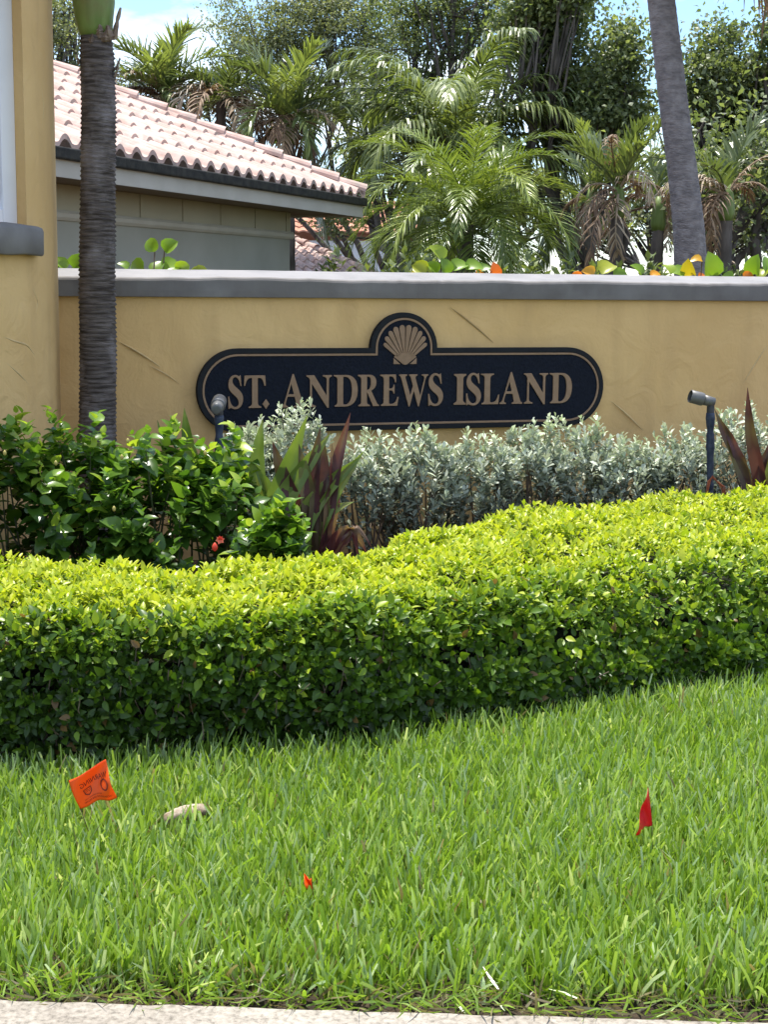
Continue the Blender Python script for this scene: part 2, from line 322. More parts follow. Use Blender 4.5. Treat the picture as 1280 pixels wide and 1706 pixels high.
lw = MB(); V, Q, T_ = ribbons(rng, np.stack([x, y, np.full(n, .004)], 1), D0, rng.normal(.0082, .0016, n).clip(.0045, .012), Lg, tipw, bend, tone); lw.add(V, Q, tone=T_)
# low thatch layer and strays along the kerb edge
n = 16000; x = rng.uniform(-2.2, 2.4, n); y = rng.uniform(3.2, 6.6, n); nearedge = rng.random(n) < .10; y[nearedge] = EDGE(x[nearedge])+rng.exponential(.05, nearedge.sum())-.004
k_ = (np.abs(x) < .265*y+.3) & (y < front_y(x)); x, y = x[k_], y[k_]; n = len(x)
D0 = nrm(np.concatenate([rng.normal(0, 1, (n, 2)), np.abs(rng.normal(.1, .35, (n, 1)))], 1))
V, Q, T_ = ribbons(rng, np.stack([x, y, rng.uniform(.01, .045, n)], 1), D0, rng.uniform(.003, .007, n), rng.uniform(.03, .08, n), np.full(n, .2), rng.normal(0, .4, (n, 3)), np.where(rng.random(n) < .4, rng.uniform(0, .07, n), rng.uniform(.1, .6, n)), 3)
lw.add(V, Q, tone=T_)
tag(lw.build('lawn', M['grass']), kind='stuff', label='bright green mown grass between the clipped hedge and the sidewalk', cat='grass')

# ------------------------------------------------------------------ hedge
rng = np.random.default_rng(21)
hedge = empty('clipped_hedge', (0, 5.6, 0), 'long clipped hedge with lime green top and dark green sides behind the grass', 'hedge')
HZ = .465
def hedge_surf(u, v):
    """u along, v across: 0 base front .. .28 top edge .. 1 back edge. returns pos and outward normal"""
    f = curve_at(HF, u); bk = curve_at(HB, u); d = bk-f; dl = np.linalg.norm(d, axis=1); dn = d/dl[:, None]
    vf = .30; r = .12+.15*np.clip((u-.35)/.25, 0, 1)
    # profile in (s across metres, z)
    s1 = np.zeros_like(u); z = np.zeros_like(u); ns = np.zeros_like(u); nz = np.zeros_like(u)
    a = v < vf; tt = np.clip(v/vf, 0, 1)
    s1[a] = (.05*(1-tt[a])**1.5-.02*np.sin(tt[a]*math.pi)); z[a] = .05+tt[a]*(HZ-r[a]-.05); ns[a] = -1; nz[a] = .12*(tt[a])
    bb = (v >= vf) & (v < vf+.13); ang = (v[bb]-vf)/.13*math.pi/2
    s1[bb] = r[bb]-r[bb]*np.cos(ang); z[bb] = HZ-r[bb]+r[bb]*np.sin(ang); ns[bb] = -np.cos(ang); nz[bb] = np.sin(ang)
    c = v >= vf+.13; tc_ = (v[c]-vf-.13)/(1-vf-.13); s1[c] = r[c]+tc_*(dl[c]-r[c]); z[c] = HZ+.03*np.sin(tc_*math.pi); nz[c] = 1
    e2 = c.copy(); e2[c] = tc_ > .95; z[e2] -= .03
    pos = np.stack([f[:, 0]+dn[:, 0]*s1, f[:, 1]+dn[:, 1]*s1, z], 1)
    nn = nrm(np.stack([dn[:, 0]*ns, dn[:, 1]*ns, nz], 1))
    wob = .022*np.sin(pos[:, 0]*5.3+pos[:, 1]*3+2*np.sin(pos[:, 0]*1.9))+.018*np.sin(pos[:, 0]*15.1-pos[:, 1]*9+z*11)+.012*np.sin(pos[:, 1]*21+z*17)
    return pos+nn*wob[:, None], nn
# near-black core added to block light; inner shade is its colour
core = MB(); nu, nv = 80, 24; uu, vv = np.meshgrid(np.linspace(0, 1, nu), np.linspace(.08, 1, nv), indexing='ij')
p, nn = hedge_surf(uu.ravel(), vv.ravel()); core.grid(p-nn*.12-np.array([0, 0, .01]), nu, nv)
M['core'] = rough_mat('hedge_core_shade', (.004, .006, .002), (.02, .02, .01), 30, .95, .8, 30, dist=.03)
core.build('light_block_core', M['core'], hedge)
def hedge_leaves(nf, nt):
    # front shoots: tone holds leaf age and a painted fade from sun to shade
    u = rng.random(nf); v = rng.random(nf)**.85*.42; p, nn = hedge_surf(u, v); dep = rng.exponential(.03, nf)-.012
    p = p-nn*dep[:, None]; A = nn*.8+rng.normal(0, .55, (nf, 3))+np.array([0, 0, .35]); pos, d, up, t = sprig_leaves(rng, p, A, 5, .012, 1.0)
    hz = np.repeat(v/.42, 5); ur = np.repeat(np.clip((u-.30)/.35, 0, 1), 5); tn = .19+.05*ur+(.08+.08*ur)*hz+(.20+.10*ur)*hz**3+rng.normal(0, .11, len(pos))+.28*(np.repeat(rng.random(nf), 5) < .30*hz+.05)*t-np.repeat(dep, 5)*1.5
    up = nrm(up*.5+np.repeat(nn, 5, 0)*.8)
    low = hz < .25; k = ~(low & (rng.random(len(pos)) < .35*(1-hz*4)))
    tn = np.clip(tn, .05, 1); tn[rng.random(len(tn)) < .012] = .01
    gap = np.sin(pos[:, 0]*8.7+np.sin(pos[:, 2]*13)*1.5)*np.sin(pos[:, 2]*19+pos[:, 0]*5.3+1.0)
    k = k & ~((gap > .55) & (rng.random(len(pos)) < .75) & (hz < .95))
    a = (pos[k], d[k], up[k], rng.normal(.036, .009, k.sum()).clip(.014, .058), tn[k])
    # top shoots, upright, young
    u = rng.random(nt); v = .34+.66*rng.random(nt); p, nn = hedge_surf(u, v); dep = rng.exponential(.022, nt)-.012; p = p-nn*dep[:, None]
    A = nn+rng.normal(0, .30, (nt, 3))+np.array([0, 0, .4]); pos, d, up, t = sprig_leaves(rng, p, A, 6, .0085, 1.0)
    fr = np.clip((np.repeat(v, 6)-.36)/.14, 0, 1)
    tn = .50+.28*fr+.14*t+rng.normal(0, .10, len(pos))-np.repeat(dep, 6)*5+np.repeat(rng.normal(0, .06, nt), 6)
    return a, (pos, d, up, rng.normal(.030, .007, len(pos)).clip(.012, .045), tn)
fa, ta = hedge_leaves(8200, 12500)
P_ = np.concatenate([fa[0], ta[0]]); k = np.abs(P_[:, 0]) < .27*P_[:, 1]+.45
dd = np.concatenate([fa[1], ta[1]])[k]; uu_ = np.concatenate([fa[2], ta[2]])[k]; LL = np.concatenate([fa[3], ta[3]])[k]; TT_ = np.clip(np.concatenate([fa[4], ta[4]]), 0, 1)[k]
WW = LL*np.concatenate([np.full(len(fa[0]), .56), np.full(len(ta[0]), .48)])[k]
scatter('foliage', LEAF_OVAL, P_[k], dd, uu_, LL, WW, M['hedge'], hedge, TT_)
tw = MB()
for i in range(620):
    u = rng.random(1); p0 = curve_at(HF, u)[0]; s0 = np.array([p0[0], p0[1]+.1+rng.random()*.12, 0.01]); q, nn = hedge_surf(u, np.array([rng.uniform(.08, .34)]))
    e = q[0]+rng.normal(0, .05, 3)-nn[0]*.0; mid = (s0+e)/2+rng.normal(0, .04, 3)
    tt = np.linspace(0, 1, 6)[:, None]; pts = (1-tt)**2*s0+2*tt*(1-tt)*mid+tt**2*e; pts[1:] += rng.normal(0, .006, (5, 3)); tw.tube(pts, np.linspace(.0045, .0018, 6), 4, False)
tw.build('twigs', M['twig'], hedge)

# ------------------------------------------------------------------ boundary wall
YAW = math.radians(18); WT = np.array([math.cos(YAW), math.sin(YAW), 0]); WN = np.array([-WT[1], WT[0], 0]); W0 = np.array([0, 9.0, 0])
def wp(t_, z, out=0.0): return W0+WT*t_+UPZ*z-WN*out          # out: towards the camera
wall = empty('boundary_wall', wp(0, 0), 'long yellow stucco wall with a grey coping carrying the dark name sign', 'wall')
wb = MB(); ts = np.linspace(-2.6, 9, 240); zs = np.linspace(0, 1.54, 40); rng = np.random.default_rng(5)
G = np.array([[wp(t_, z, .004*math.sin(t_*2.1+z*1.7)+.003*math.sin(t_*5.7-z*6)) for z in zs] for t_ in ts]); wb.grid(G, 240, 40)
Gb = np.array([[wp(t_, z, -.22) for z in (0, 1.54)] for t_ in (-2.6, 9)]); wb.grid(Gb, 2, 2)
wb.build('wall_face', M['stucco'], wall, smooth=True)
cp = MB(); ts = np.linspace(-2.6, 9, 400); prof = [(.036, 1.5245), (.040, 1.528), (.042, 1.560), (.042, 1.618), (.036, 1.629), (.022, 1.636), (-.10, 1.658), (-.25, 1.680), (-.26, 1.672), (-.26, 1.5245), (.036, 1.5245)]
w1 = np.convolve(rng.normal(0, 1, 420), np.ones(14)/14, 'same')[:400]*.009; w2 = np.convolve(rng.normal(0, 1, 420), np.ones(5)/5, 'same')[:400]*.003
G = np.array([[wp(t_, z+(w1[i]+w2[i])*(1 if 1.6 < z < 1.64 else .25*(z > 1.6)), o_+(w2[i] if o_ > 0 else 0)) for (o_, z) in prof] for i, t_ in enumerate(ts)])
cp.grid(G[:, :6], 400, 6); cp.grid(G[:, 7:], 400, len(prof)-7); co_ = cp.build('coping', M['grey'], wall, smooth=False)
M['greytop'] = rough_mat('grey_paint_sunlit', (.19, .185, .185), (.26, .25, .25), 4, .75, .25, 45, dist=.003, c3=(.24, .23, .23), s3=2)  # lighter copy of the coping grey, sunlight on the top painted in
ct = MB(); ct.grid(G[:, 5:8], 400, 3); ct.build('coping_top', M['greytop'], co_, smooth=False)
# trowel gouges in the stucco (real ridges)
M['gouge'] = rough_mat('stucco_scar', (.36, .235, .10), (.44, .30, .14), 20, .9, .3, 60, dist=.004)
M['ridge'] = rough_mat('stucco_ridge', (.56, .40, .19), (.62, .45, .23), 20, .9, .3, 60, dist=.004)
def scar(pa, pb, wd, mat, name):
    a = onplane(*pa, wp(0, 0, .004), WN); c = onplane(*pb, wp(0, 0, .004), WN); n_ = 14; tt = np.linspace(0, 1, n_)[:, None]; q = a*(1-tt)+c*tt+UPZ*np.sin(tt*3.1)*.008-WN*.0015
    s_ = MB(); s_.tube(q, wd*np.sin(np.linspace(.15, 2.95, n_)), 6, False); s_.build(name, mat, wall, True)
scar((750, 512), (822, 571), .0055, M['gouge'], 'trowel_mark')
scar((195, 568), (268, 612), .006, M['ridge'], 'trowel_mark'); scar((1018, 668), (1072, 718), .006, M['ridge'], 'trowel_mark')
scar((1238, 640), (1279, 575), .006, M['ridge'], 'trowel_mark'); scar((250, 610), (300, 640), .004, M['ridge'], 'trowel_mark')

# ------------------------------------------------------------------ turret (rounded gatehouse corner)
TCx, TCy, TR = -3.22, 7.89, 1.5
tur = empty('gatehouse_turret', (TCx, TCy, 0), 'rounded yellow stucco gatehouse corner with a white window at the left edge', 'building')
def cyl(th, z, r=TR): return (TCx+r*math.cos(th), TCy+r*math.sin(th), z)
t1, t0 = math.radians(-13.3), math.radians(-75); z0, z1 = 1.86, 3.09
tb = MB()
def patch_(ta, tb_, za, zb, nt_=24, nz_=10, r=TR):
    T2 = np.linspace(ta, tb_, nt_); Z2 = np.linspace(za, zb, nz_); tb.grid(np.array([[cyl(a, z, r) for z in Z2] for a in T2]), nt_, nz_)
patch_(t1, math.radians(285), 0, 3.7, 400, 30); patch_(t0, t1, 0, z0, 120, 12); patch_(t0, t1, z1, 3.7, 120, 12)
inn = np.array([-math.cos(math.radians(-44)), -math.sin(math.radians(-44)), 0])*.13
def strip(A, B): tb.grid(np.array([A, B]), 2, len(A))
for th in (t0, t1): strip([cyl(th, z) for z in (z0, z1)], [np.array(cyl(th, z))+inn for z in (z0, z1)])
ar = np.linspace(t0, t1, 20)
PA = np.array(cyl(t0, 0))+inn; PB = np.array(cyl(t1, 0))+inn
for zz in (z0, z1): strip([cyl(a, zz) for a in ar], [PA*(1-k_)+PB*k_+UPZ*zz for k_ in np.linspace(0, 1, 20)])
tb.add([cyl(a, 3.7) for a in np.linspace(0, 2*math.pi, 40, endpoint=False)], P=[list(range(40))])
tb.build('wall', M['stucco'], tur, smooth=False)
def cylhit(px, py, r=TR-.001):
    v = ray(px, py); dx, dy = v[0], v[1]; ox, oy = -TCx, -TCy; A2 = dx*dx+dy*dy; B2 = ox*dx+oy*dy; C2 = ox*ox+oy*oy-r*r; k_ = (-B2-math.sqrt(max(B2*B2-A2*C2, 0)))/A2; return _C+v*k_
for (pp, wd0) in (([(2, 560), (22, 568), (45, 575), (62, 598)], .006), ([(5, 600), (30, 622), (52, 645)], .005), ([(68, 140), (72, 180), (70, 215)], .004), ([(50, 470), (62, 500), (60, 525)], .004)):
    q = np.array([cylhit(*a) for a in pp]); tt = np.linspace(0, 1, 14); q = np.stack([np.interp(tt, np.linspace(0, 1, len(q)), q[:, j]) for j in range(3)], 1); sc_ = MB(); sc_.tube(q, wd0*np.sin(np.linspace(.15, 2.95, 14)), 6, False); sc_.build('trowel_mark', M['ridge'], tur, True)
si = MB(); aa = np.linspace(math.radians(-82), math.radians(-9.0), 50); sp = [(-.02, 1.735), (.058, 1.728), (.066, 1.736), (.068, 1.85), (.058, 1.866), (.03, 1.874), (-.02, 1.880)]
G = []
for i, a in enumerate(aa):
    e_ = min(1, (len(aa)-1-i)/3.0); e_ = math.sqrt(max(0, 1-(1-e_)**2))
    G.append([cyl(a, 1.80+(z-1.80)*(.82+.18*e_)+.003*math.sin(a*31+z*50), TR+(o_*(.25+.75*e_) if o_ > 0 else o_)) for (o_, z) in sp])
si.grid(np.array(G), len(aa), len(sp)); si.add(G[-1], P=[list(range(len(sp)))]); si.build('window_sill', M['grey'], tur, smooth=True)
win = MB(); L_ = np.linalg.norm(PB-PA); wx = (PA-PB)/L_; wz = UPZ; wn_ = -inn/np.linalg.norm(inn)
def wpt(a, z, o_=0.0): return PB+wx*a+wz*z+wn_*o_
fr_ = MB(); hh = (z1-z0)/2; zc = (z0+z1)/2
for (c, hx, hz) in ((wpt(.04, zc), .04, hh), (wpt(L_-.04, zc), .04, hh), (wpt(L_/2, z0+.045), L_/2-.08, .045), (wpt(L_/2, z1-.04), L_/2-.08, .04), (wpt(L_/2, zc), .03, hh-.09)):
    fr_.box(c+wn_*.02, wx, wn_, wz, hx, .03, hz)
wf = bevel(fr_.build('window_frame', M['white'], tur), .004)
for (xa, xb) in ((.08, L_/2-.03), (L_/2+.03, L_-.08)):
    for sgn in (1, -1):
        a = wpt(xa if sgn > 0 else xb, z0+.09); c = wpt(xb if sgn > 0 else xa, z1-.08); d_ = nrm(c-a); bb_ = MB()
        bb_.box((a+c)/2+wn_*(.012+.002*sgn), d_, wn_, np.cross(d_, wn_), np.linalg.norm(c-a)/2, .012, .022); bb_.build('cross_bar', M['white'], wf)
pn = MB(); pn.box(wpt(L_/2, zc)-wn_*.012, wx, wn_, wz, L_/2-.02, .006, hh-.02); pn.build('pane', M['pane'], wf)

# ------------------------------------------------------------------ the sign
def bez(a, b_, c, d, n=8):
    t_ = np.linspace(0, 1, n+1)[1:, None]; a, b_, c, d = map(np.array, (a, b_, c, d)); return (1-t_)**3*a+3*t_*(1-t_)**2*b_+3*t_**2*(1-t_)*c+t_**3*d
def path(s):
    """'M x,y L x,y C a b c Z' -> list of closed polylines"""
    tk = s.replace(',', ' ').split(); i = 0; out = []; cur = None; cmd = None
    while i < len(tk):
        if tk[i] in 'MLCZ': cmd = tk[i]; i += 1
        if cmd == 'Z': out.append(cur); cur = None; continue
        if cmd == 'M': cur = [np.array([float(tk[i]), float(tk[i+1])])]; i += 2; cmd = 'L'
        elif cmd == 'L': cur.append(np.array([float(tk[i]), float(tk[i+1])])); i += 2
        elif cmd == 'C':
            q = [float(v) for v in tk[i:i+6]]; i += 6; cur += list(bez(cur[-1], q[0:2], q[2:4], q[4:6]))
    return out
GL = {
 'I': ('M 0,99 L 40,99 40,94 C 34,92 30,89 30,82 L 30,17 C 30,10 34,7 40,5 L 40,0 0,0 0,5 C 6,7 10,10 10,17 L 10,82 C 10,89 6,92 0,94 Z', 40),
 'T': ('M 1,100 L 68,100 70,68 65,68 C 62,82 58,92 50,92 L 44,92 44,16 C 44,9 48,6 55,4 L 55,0 14,0 14,4 C 21,6 25,9 25,16 L 25,92 19,92 C 11,92 6,82 3,68 L -1,68 Z', 69),
 '.': ('M 11,27 L 22,12 11,-4 0,12 Z', 22),
 'A': ('M 35,103 L 39,103 67,14 C 69,8 71,5 75,4 L 75,0 40,0 40,4 C 46,5 48,8 46,14 L 41.3,33 19.9,33 15,16 C 13,9 14,5 21,4 L 21,0 0,0 0,4 C 6,6 8,10 10,16 Z M 22,41 L 39.4,41 31.5,73 Z', 75),
 'N': ('M 0,99 L 24,99 62,35 62,84 C 62,91 58,93 50,95 L 50,99 78,99 78,95 C 72,93 69,91 69,84 L 69,-3 64,-3 17,72 17,15 C 17,8 21,6 29,4 L 29,0 2,0 2,4 C 8,6 11,8 11,15 L 11,83 C 9,90 6,93 0,95 Z', 78),
 'D': ('M 0,99 L 38,99 C 62,99 74,80 74,51 C 74,20 60,0 36,0 L 3,0 3,4 C 9,6 11,9 11,16 L 11,83 C 11,91 7,93 0,95 Z M 29,93 L 34,93 C 50,93 56,76 56,50 C 56,22 48,6 34,6 C 30,6 29,8 29,12 Z', 74),
 'R': ('M 0,99 L 36,99 C 50,99 57,88 57,75 C 57,62 50,53 41,49 L 58,12 C 60,7 62,5 66,4 L 66,0 47,0 29,43 28,43 28,15 C 28,8 31,6 37,4 L 37,0 2,0 2,4 C 8,6 10,8 10,15 L 10,83 C 10,91 6,93 0,95 Z M 28,93 L 31,93 C 38,93 40,85 40,74 C 40,60 36,51 28,51 Z', 66),
 'E': ('M 0,99 L 49,99 50,74 46,74 C 44,88 40,93 32,93 L 28,93 28,55 33,55 C 39,55 41,60 42,67 L 45,67 45,38 42,38 C 41,45 39,49 33,49 L 28,49 28,12 C 28,8 30,6 34,6 C 46,6 51,14 54,28 L 58,28 54,0 3,0 3,4 C 9,6 11,8 11,16 L 11,83 C 11,91 7,93 0,95 Z', 58),
 'W': ('M 0,99 L 27,99 27,95 C 21,94 20,91 22,85 L 38,32 46,62 40,84 C 38,92 36,94 33,95 L 33,99 61,99 61,95 C 55,94 54,91 55,85 L 71,30 83,82 C 85,91 82,94 75,95 L 75,99 97,99 97,95 C 92,94 90,90 88,83 L 67,-3 63,-3 49,47 36,-3 32,-3 8,83 C 6,91 4,94 0,95 Z', 97),
 'S': ('M 42,101 L 45,68 41,68 C 39,83 33,95 24,95 C 18,95 15,89 15,83 C 15,75 21,69 31,61 C 43,52 50,43 50,28 C 50,10 39,-3 24,-3 C 15,-3 11,1 8,1 C 6,1 5,0 4,-2 L 1,-2 0,36 4,36 C 6,16 14,4 24,4 C 31,4 35,10 35,17 C 35,27 29,33 19,41 C 8,50 1,58 1,73 C 1,91 12,102 24,102 C 31,102 34,98 37,98 C 38,98 39,99 40,101 Z', 50),
 'L': ('M 0,99 L 43,99 43,95 C 36,94 31,91 31,83 L 31,13 C 31,8 33,6 37,6 C 50,6 55,16 58,31 L 62,31 59,0 3,0 3,4 C 9,6 12,8 12,15 L 12,83 C 12,91 8,94 0,95 Z', 62)}
def plate(name, loops, depth, base_out, mat, parent, bev=.0012, xf=None):
    """extruded outline lying on the wall plane: loops in (t, z) metres"""
    cu = bpy.data.curves.new(name, 'CURVE'); cu.dimensions = '2D'; cu.fill_mode = 'BOTH'; cu.extrude = depth/2-bev; cu.bevel_depth = bev; cu.bevel_resolution = 1; cu.offset = -bev
    for lp in loops:
        s_ = cu.splines.new('POLY'); s_.points.add(len(lp)-1); s_.use_cyclic_u = True
        for p_, q in zip(s_.points, lp): p_.co = (float(q[0]), float(q[1]), 0, 1)
    ob = bpy.data.objects.new('tmp', cu); COL.objects.link(ob); dg = bpy.context.evaluated_depsgraph_get()
    me = bpy.data.meshes.new_from_object(ob.evaluated_get(dg)); bpy.data.objects.remove(ob); bpy.data.curves.remove(cu)
    if xf is None: xf = lambda co: wp(co[0], co[1], base_out+depth/2+co[2])
    for v in me.vertices: v.co = Vector([float(c) for c in xf(v.co)])
    me.name = name; return link(name, me, mat, parent)
sign = empty('name_sign', wp(.1, .757, .01), 'dark navy shield topped sign reading ST. ANDREWS ISLAND under a bronze scallop shell', 'sign')
SL, SR_, SB, ST = -1.138, 1.398, .757, 1.238; R0 = (ST-SB)/2; AC, AR = .098, .207
def outline(d):
    r = R0-d; zc_ = (ST+SB)/2; out = [(AC-AR+d, ST-d), (AC-AR+d, ST)]
    for a in np.linspace(math.pi, 0, 40)[1:-1]: out.append((AC+(AR-d)*math.cos(a), ST-.006+(AR-d)*math.sin(a)+.006))
    out += [(AC+AR-d, ST), (AC+AR-d, ST-d)]
    for a in np.linspace(math.pi/2, -math.pi/2, 28): out.append((SR_-R0+r*math.cos(a), zc_+r*math.sin(a)))
    for a in np.linspace(-math.pi/2, -3*math.pi/2, 28): out.append((SL+R0+r*math.cos(a), zc_+r*math.sin(a)))
    return out
BO = .012
plate('backboard', [outline(0)], .038, BO, M['navy'], sign, .003)
plate('rim', [outline(.001), outline(.029)], .008, BO+.038, M['rim'], sign, .002)
plate('border_trim', [outline(.031), outline(.0435)], .006, BO+.038, M['bronze'], sign)
def tpos(px, py): return float((onplane(px, py, wp(0, 0, BO+.045), WN)-W0)@WT)
spans = [('S', 380, 405), ('T', 406.5, 443), ('.', 437.3, 449), ('A', 468.5, 509), ('N', 510.6, 553), ('D', 556.3, 596.2), ('R', 596.5, 632), ('E', 633.5, 664.5), ('W', 665, 713.5), ('S', 713.8, 738.6),
         ('I', 756.5, 776.9), ('S', 777, 801.8), ('L', 801.5, 832.3), ('A', 833.2, 870.9), ('N', 872.9, 913.2), ('D', 916, 953.2)]
for i, (ch, a, c) in enumerate(spans):
    d_, wd = GL[ch]; ta_, tc_ = tpos(a, 650), tpos(c, 650); lps = path(d_); z_b = .899; sc = .186/100
    x0 = min(p_[0] for l in lps for p_ in l); x1 = max(p_[0] for l in lps for p_ in l)
    plate('letter', [[(ta_+(p_[0]-x0)/(x1-x0)*(tc_-ta_), z_b+p_[1]*sc) for p_ in l] for l in lps], .009, BO+.038, M['bronze'], sign, .0012)
# scallop shell
u8 = .000468; hx_, hy_ = AC+.006, 1.139
shell = empty('shell_emblem', wp(hx_, hy_, BO+.04)); shell.parent = sign; shell.location = Vector([float(v) for v in (wp(hx_, hy_, BO+.04)-wp(.1, .757, .01))])
gp = [0, 11.7, 22.9, 33.6, 44.8, 55.0]; ln = [470, 466, 445, 415, 372]
for sgn in (1, -1):
    for k in range(5):
        a0, a1 = math.radians(gp[k]+.9), math.radians(gp[k+1]-.9); R_ = ln[k]*u8; lp = []
        for f_, aa_ in ((112*u8, a0), (R_*.93, a0)): lp.append((f_, aa_))
        for q in np.linspace(0, 1, 9)[1:-1]: lp.append((R_*(.93+.07*math.sin(q*math.pi)**.6), a0+(a1-a0)*q))
        for f_, aa_ in ((R_*.93, a1), (112*u8, a1)): lp.append((f_, aa_))
        if k == 4: lp = lp[:-1]+[(150*u8, a1+.06)]+lp[-1:]
        pts = [(hx_+sgn*r_*math.sin(a_), hy_+.014+r_*math.cos(a_)) for r_, a_ in lp]
        if sgn < 0: pts = pts[::-1]
        plate('rib', [pts], .008, BO+.038, M['bronze'], shell, .0015)
plate('shell_base', [[(hx_+a*u8, hy_+c*u8) for a, c in ((0, 0), (28, 8), (150, 100), (112, 135), (60, 143), (0, 146), (-60, 143), (-112, 135), (-150, 100), (-28, 8))]], .008, BO+.038, M['bronze'], shell, .0012)
for sgn in (1, -1):
    q = [(hx_+sgn*a*u8, hy_+c*u8) for a, c in ((62, 10), (153, 10), (153, 88))]; plate('shell_ear', [q if sgn > 0 else q[::-1]], .006, BO+.038, M['bronze'], shell, .001)

# ------------------------------------------------------------------ landscape spotlights
def spot(px, Y, yb, ytop, head, r_head, label, wire):
    """head: (rear px, front px) points"""
    base = atY(px[1], yb, Y); base[2] = 0.01; top = atY(px[0], ytop, Y)
    o_ = empty('garden_spotlight', base, label, 'garden light', 'stake mounted garden spotlights')
    s_ = MB(); n_ = 60; tt = np.linspace(0, 1, n_)[:, None]; P = base*(1-tt)+top*tt; r = np.full(n_, .0205); r[:] += rng.normal(0, .0012, n_)
    for k in (18, 34, 52): r[k:k+3] -= .004
    r[46:] += .003
    s_.tube(P, r, 14); s_.build('stake', M['pvc'], o_, True)
    col_ = MB(); kn = top+np.array([0, 0, .02]); col_.tube([top-UPZ*.02, top+UPZ*.045], .021, 14)
    a, c = head
    col_.tube([top+UPZ*.03, (top+a)/2+UPZ*.012, a], [.018, .017, .020], 12); col_.build('knuckle', M['fixdark'], o_, False)
    d_ = nrm(c-a); L = np.linalg.norm(c-a)
    h = MB(); h.tube([a-d_*.012, a-d_*.010, a+d_*.055, a+d_*.057], [r_head*.5, r_head*.74, r_head*.84, r_head*.5], 24)
    h.tube([a+d_*.055, a+d_*.058, a+d_*.066, c-d_*.002, c], [r_head*.7, r_head, r_head*1.03, r_head, r_head*.92], 28, False)
    h.build('lamp_head', M['fixture'], o_, True)
    l = MB(); l.tube([c-d_*.025, c-d_*.022], r_head*.9, 24); l.build('lens', M['pane'], o_)
    if wire:
        for k in range(3):
            w_ = MB(); b0 = base.copy(); q0 = atY(px[1]-14, yb-8, Y); 
            pts = [q0+np.array([.0, -.02, -.10]), q0+np.array([.01+.006*k, -.03, .02]), q0+np.array([.03, -.035-.004*k, .045+.005*k]), q0+np.array([.06, -.04, .02]), q0+np.array([.085+.01*k, -.03, -.01]), q0+np.array([.11, -.02, -.08])]
            tt = np.linspace(0, 5, 26); pts = np.array(pts); w_.tube(np.stack([np.interp(tt, range(6), pts[:, j]) for j in range(3)], 1), .0035, 6); w_.build('wire', M['wire'], o_)
    return o_
rng = np.random.default_rng(8)
Yr = 8.45
spot((1184, 1189), Yr, 815, 688, (atY(1187, 670, Yr), atY(1150, 660, Yr-.02)), .036, 'grey spotlight aimed left on a tall dark stake right of the sign', True)
Yl = 7.75
a_ = atY(361, 682, Yl-.05)
spot((365, 366), Yl, 800, 692, (a_, atY(366, 668, Yl+.10)), .037, 'grey spotlight on a blue black stake seen from behind in front of the sign', False)

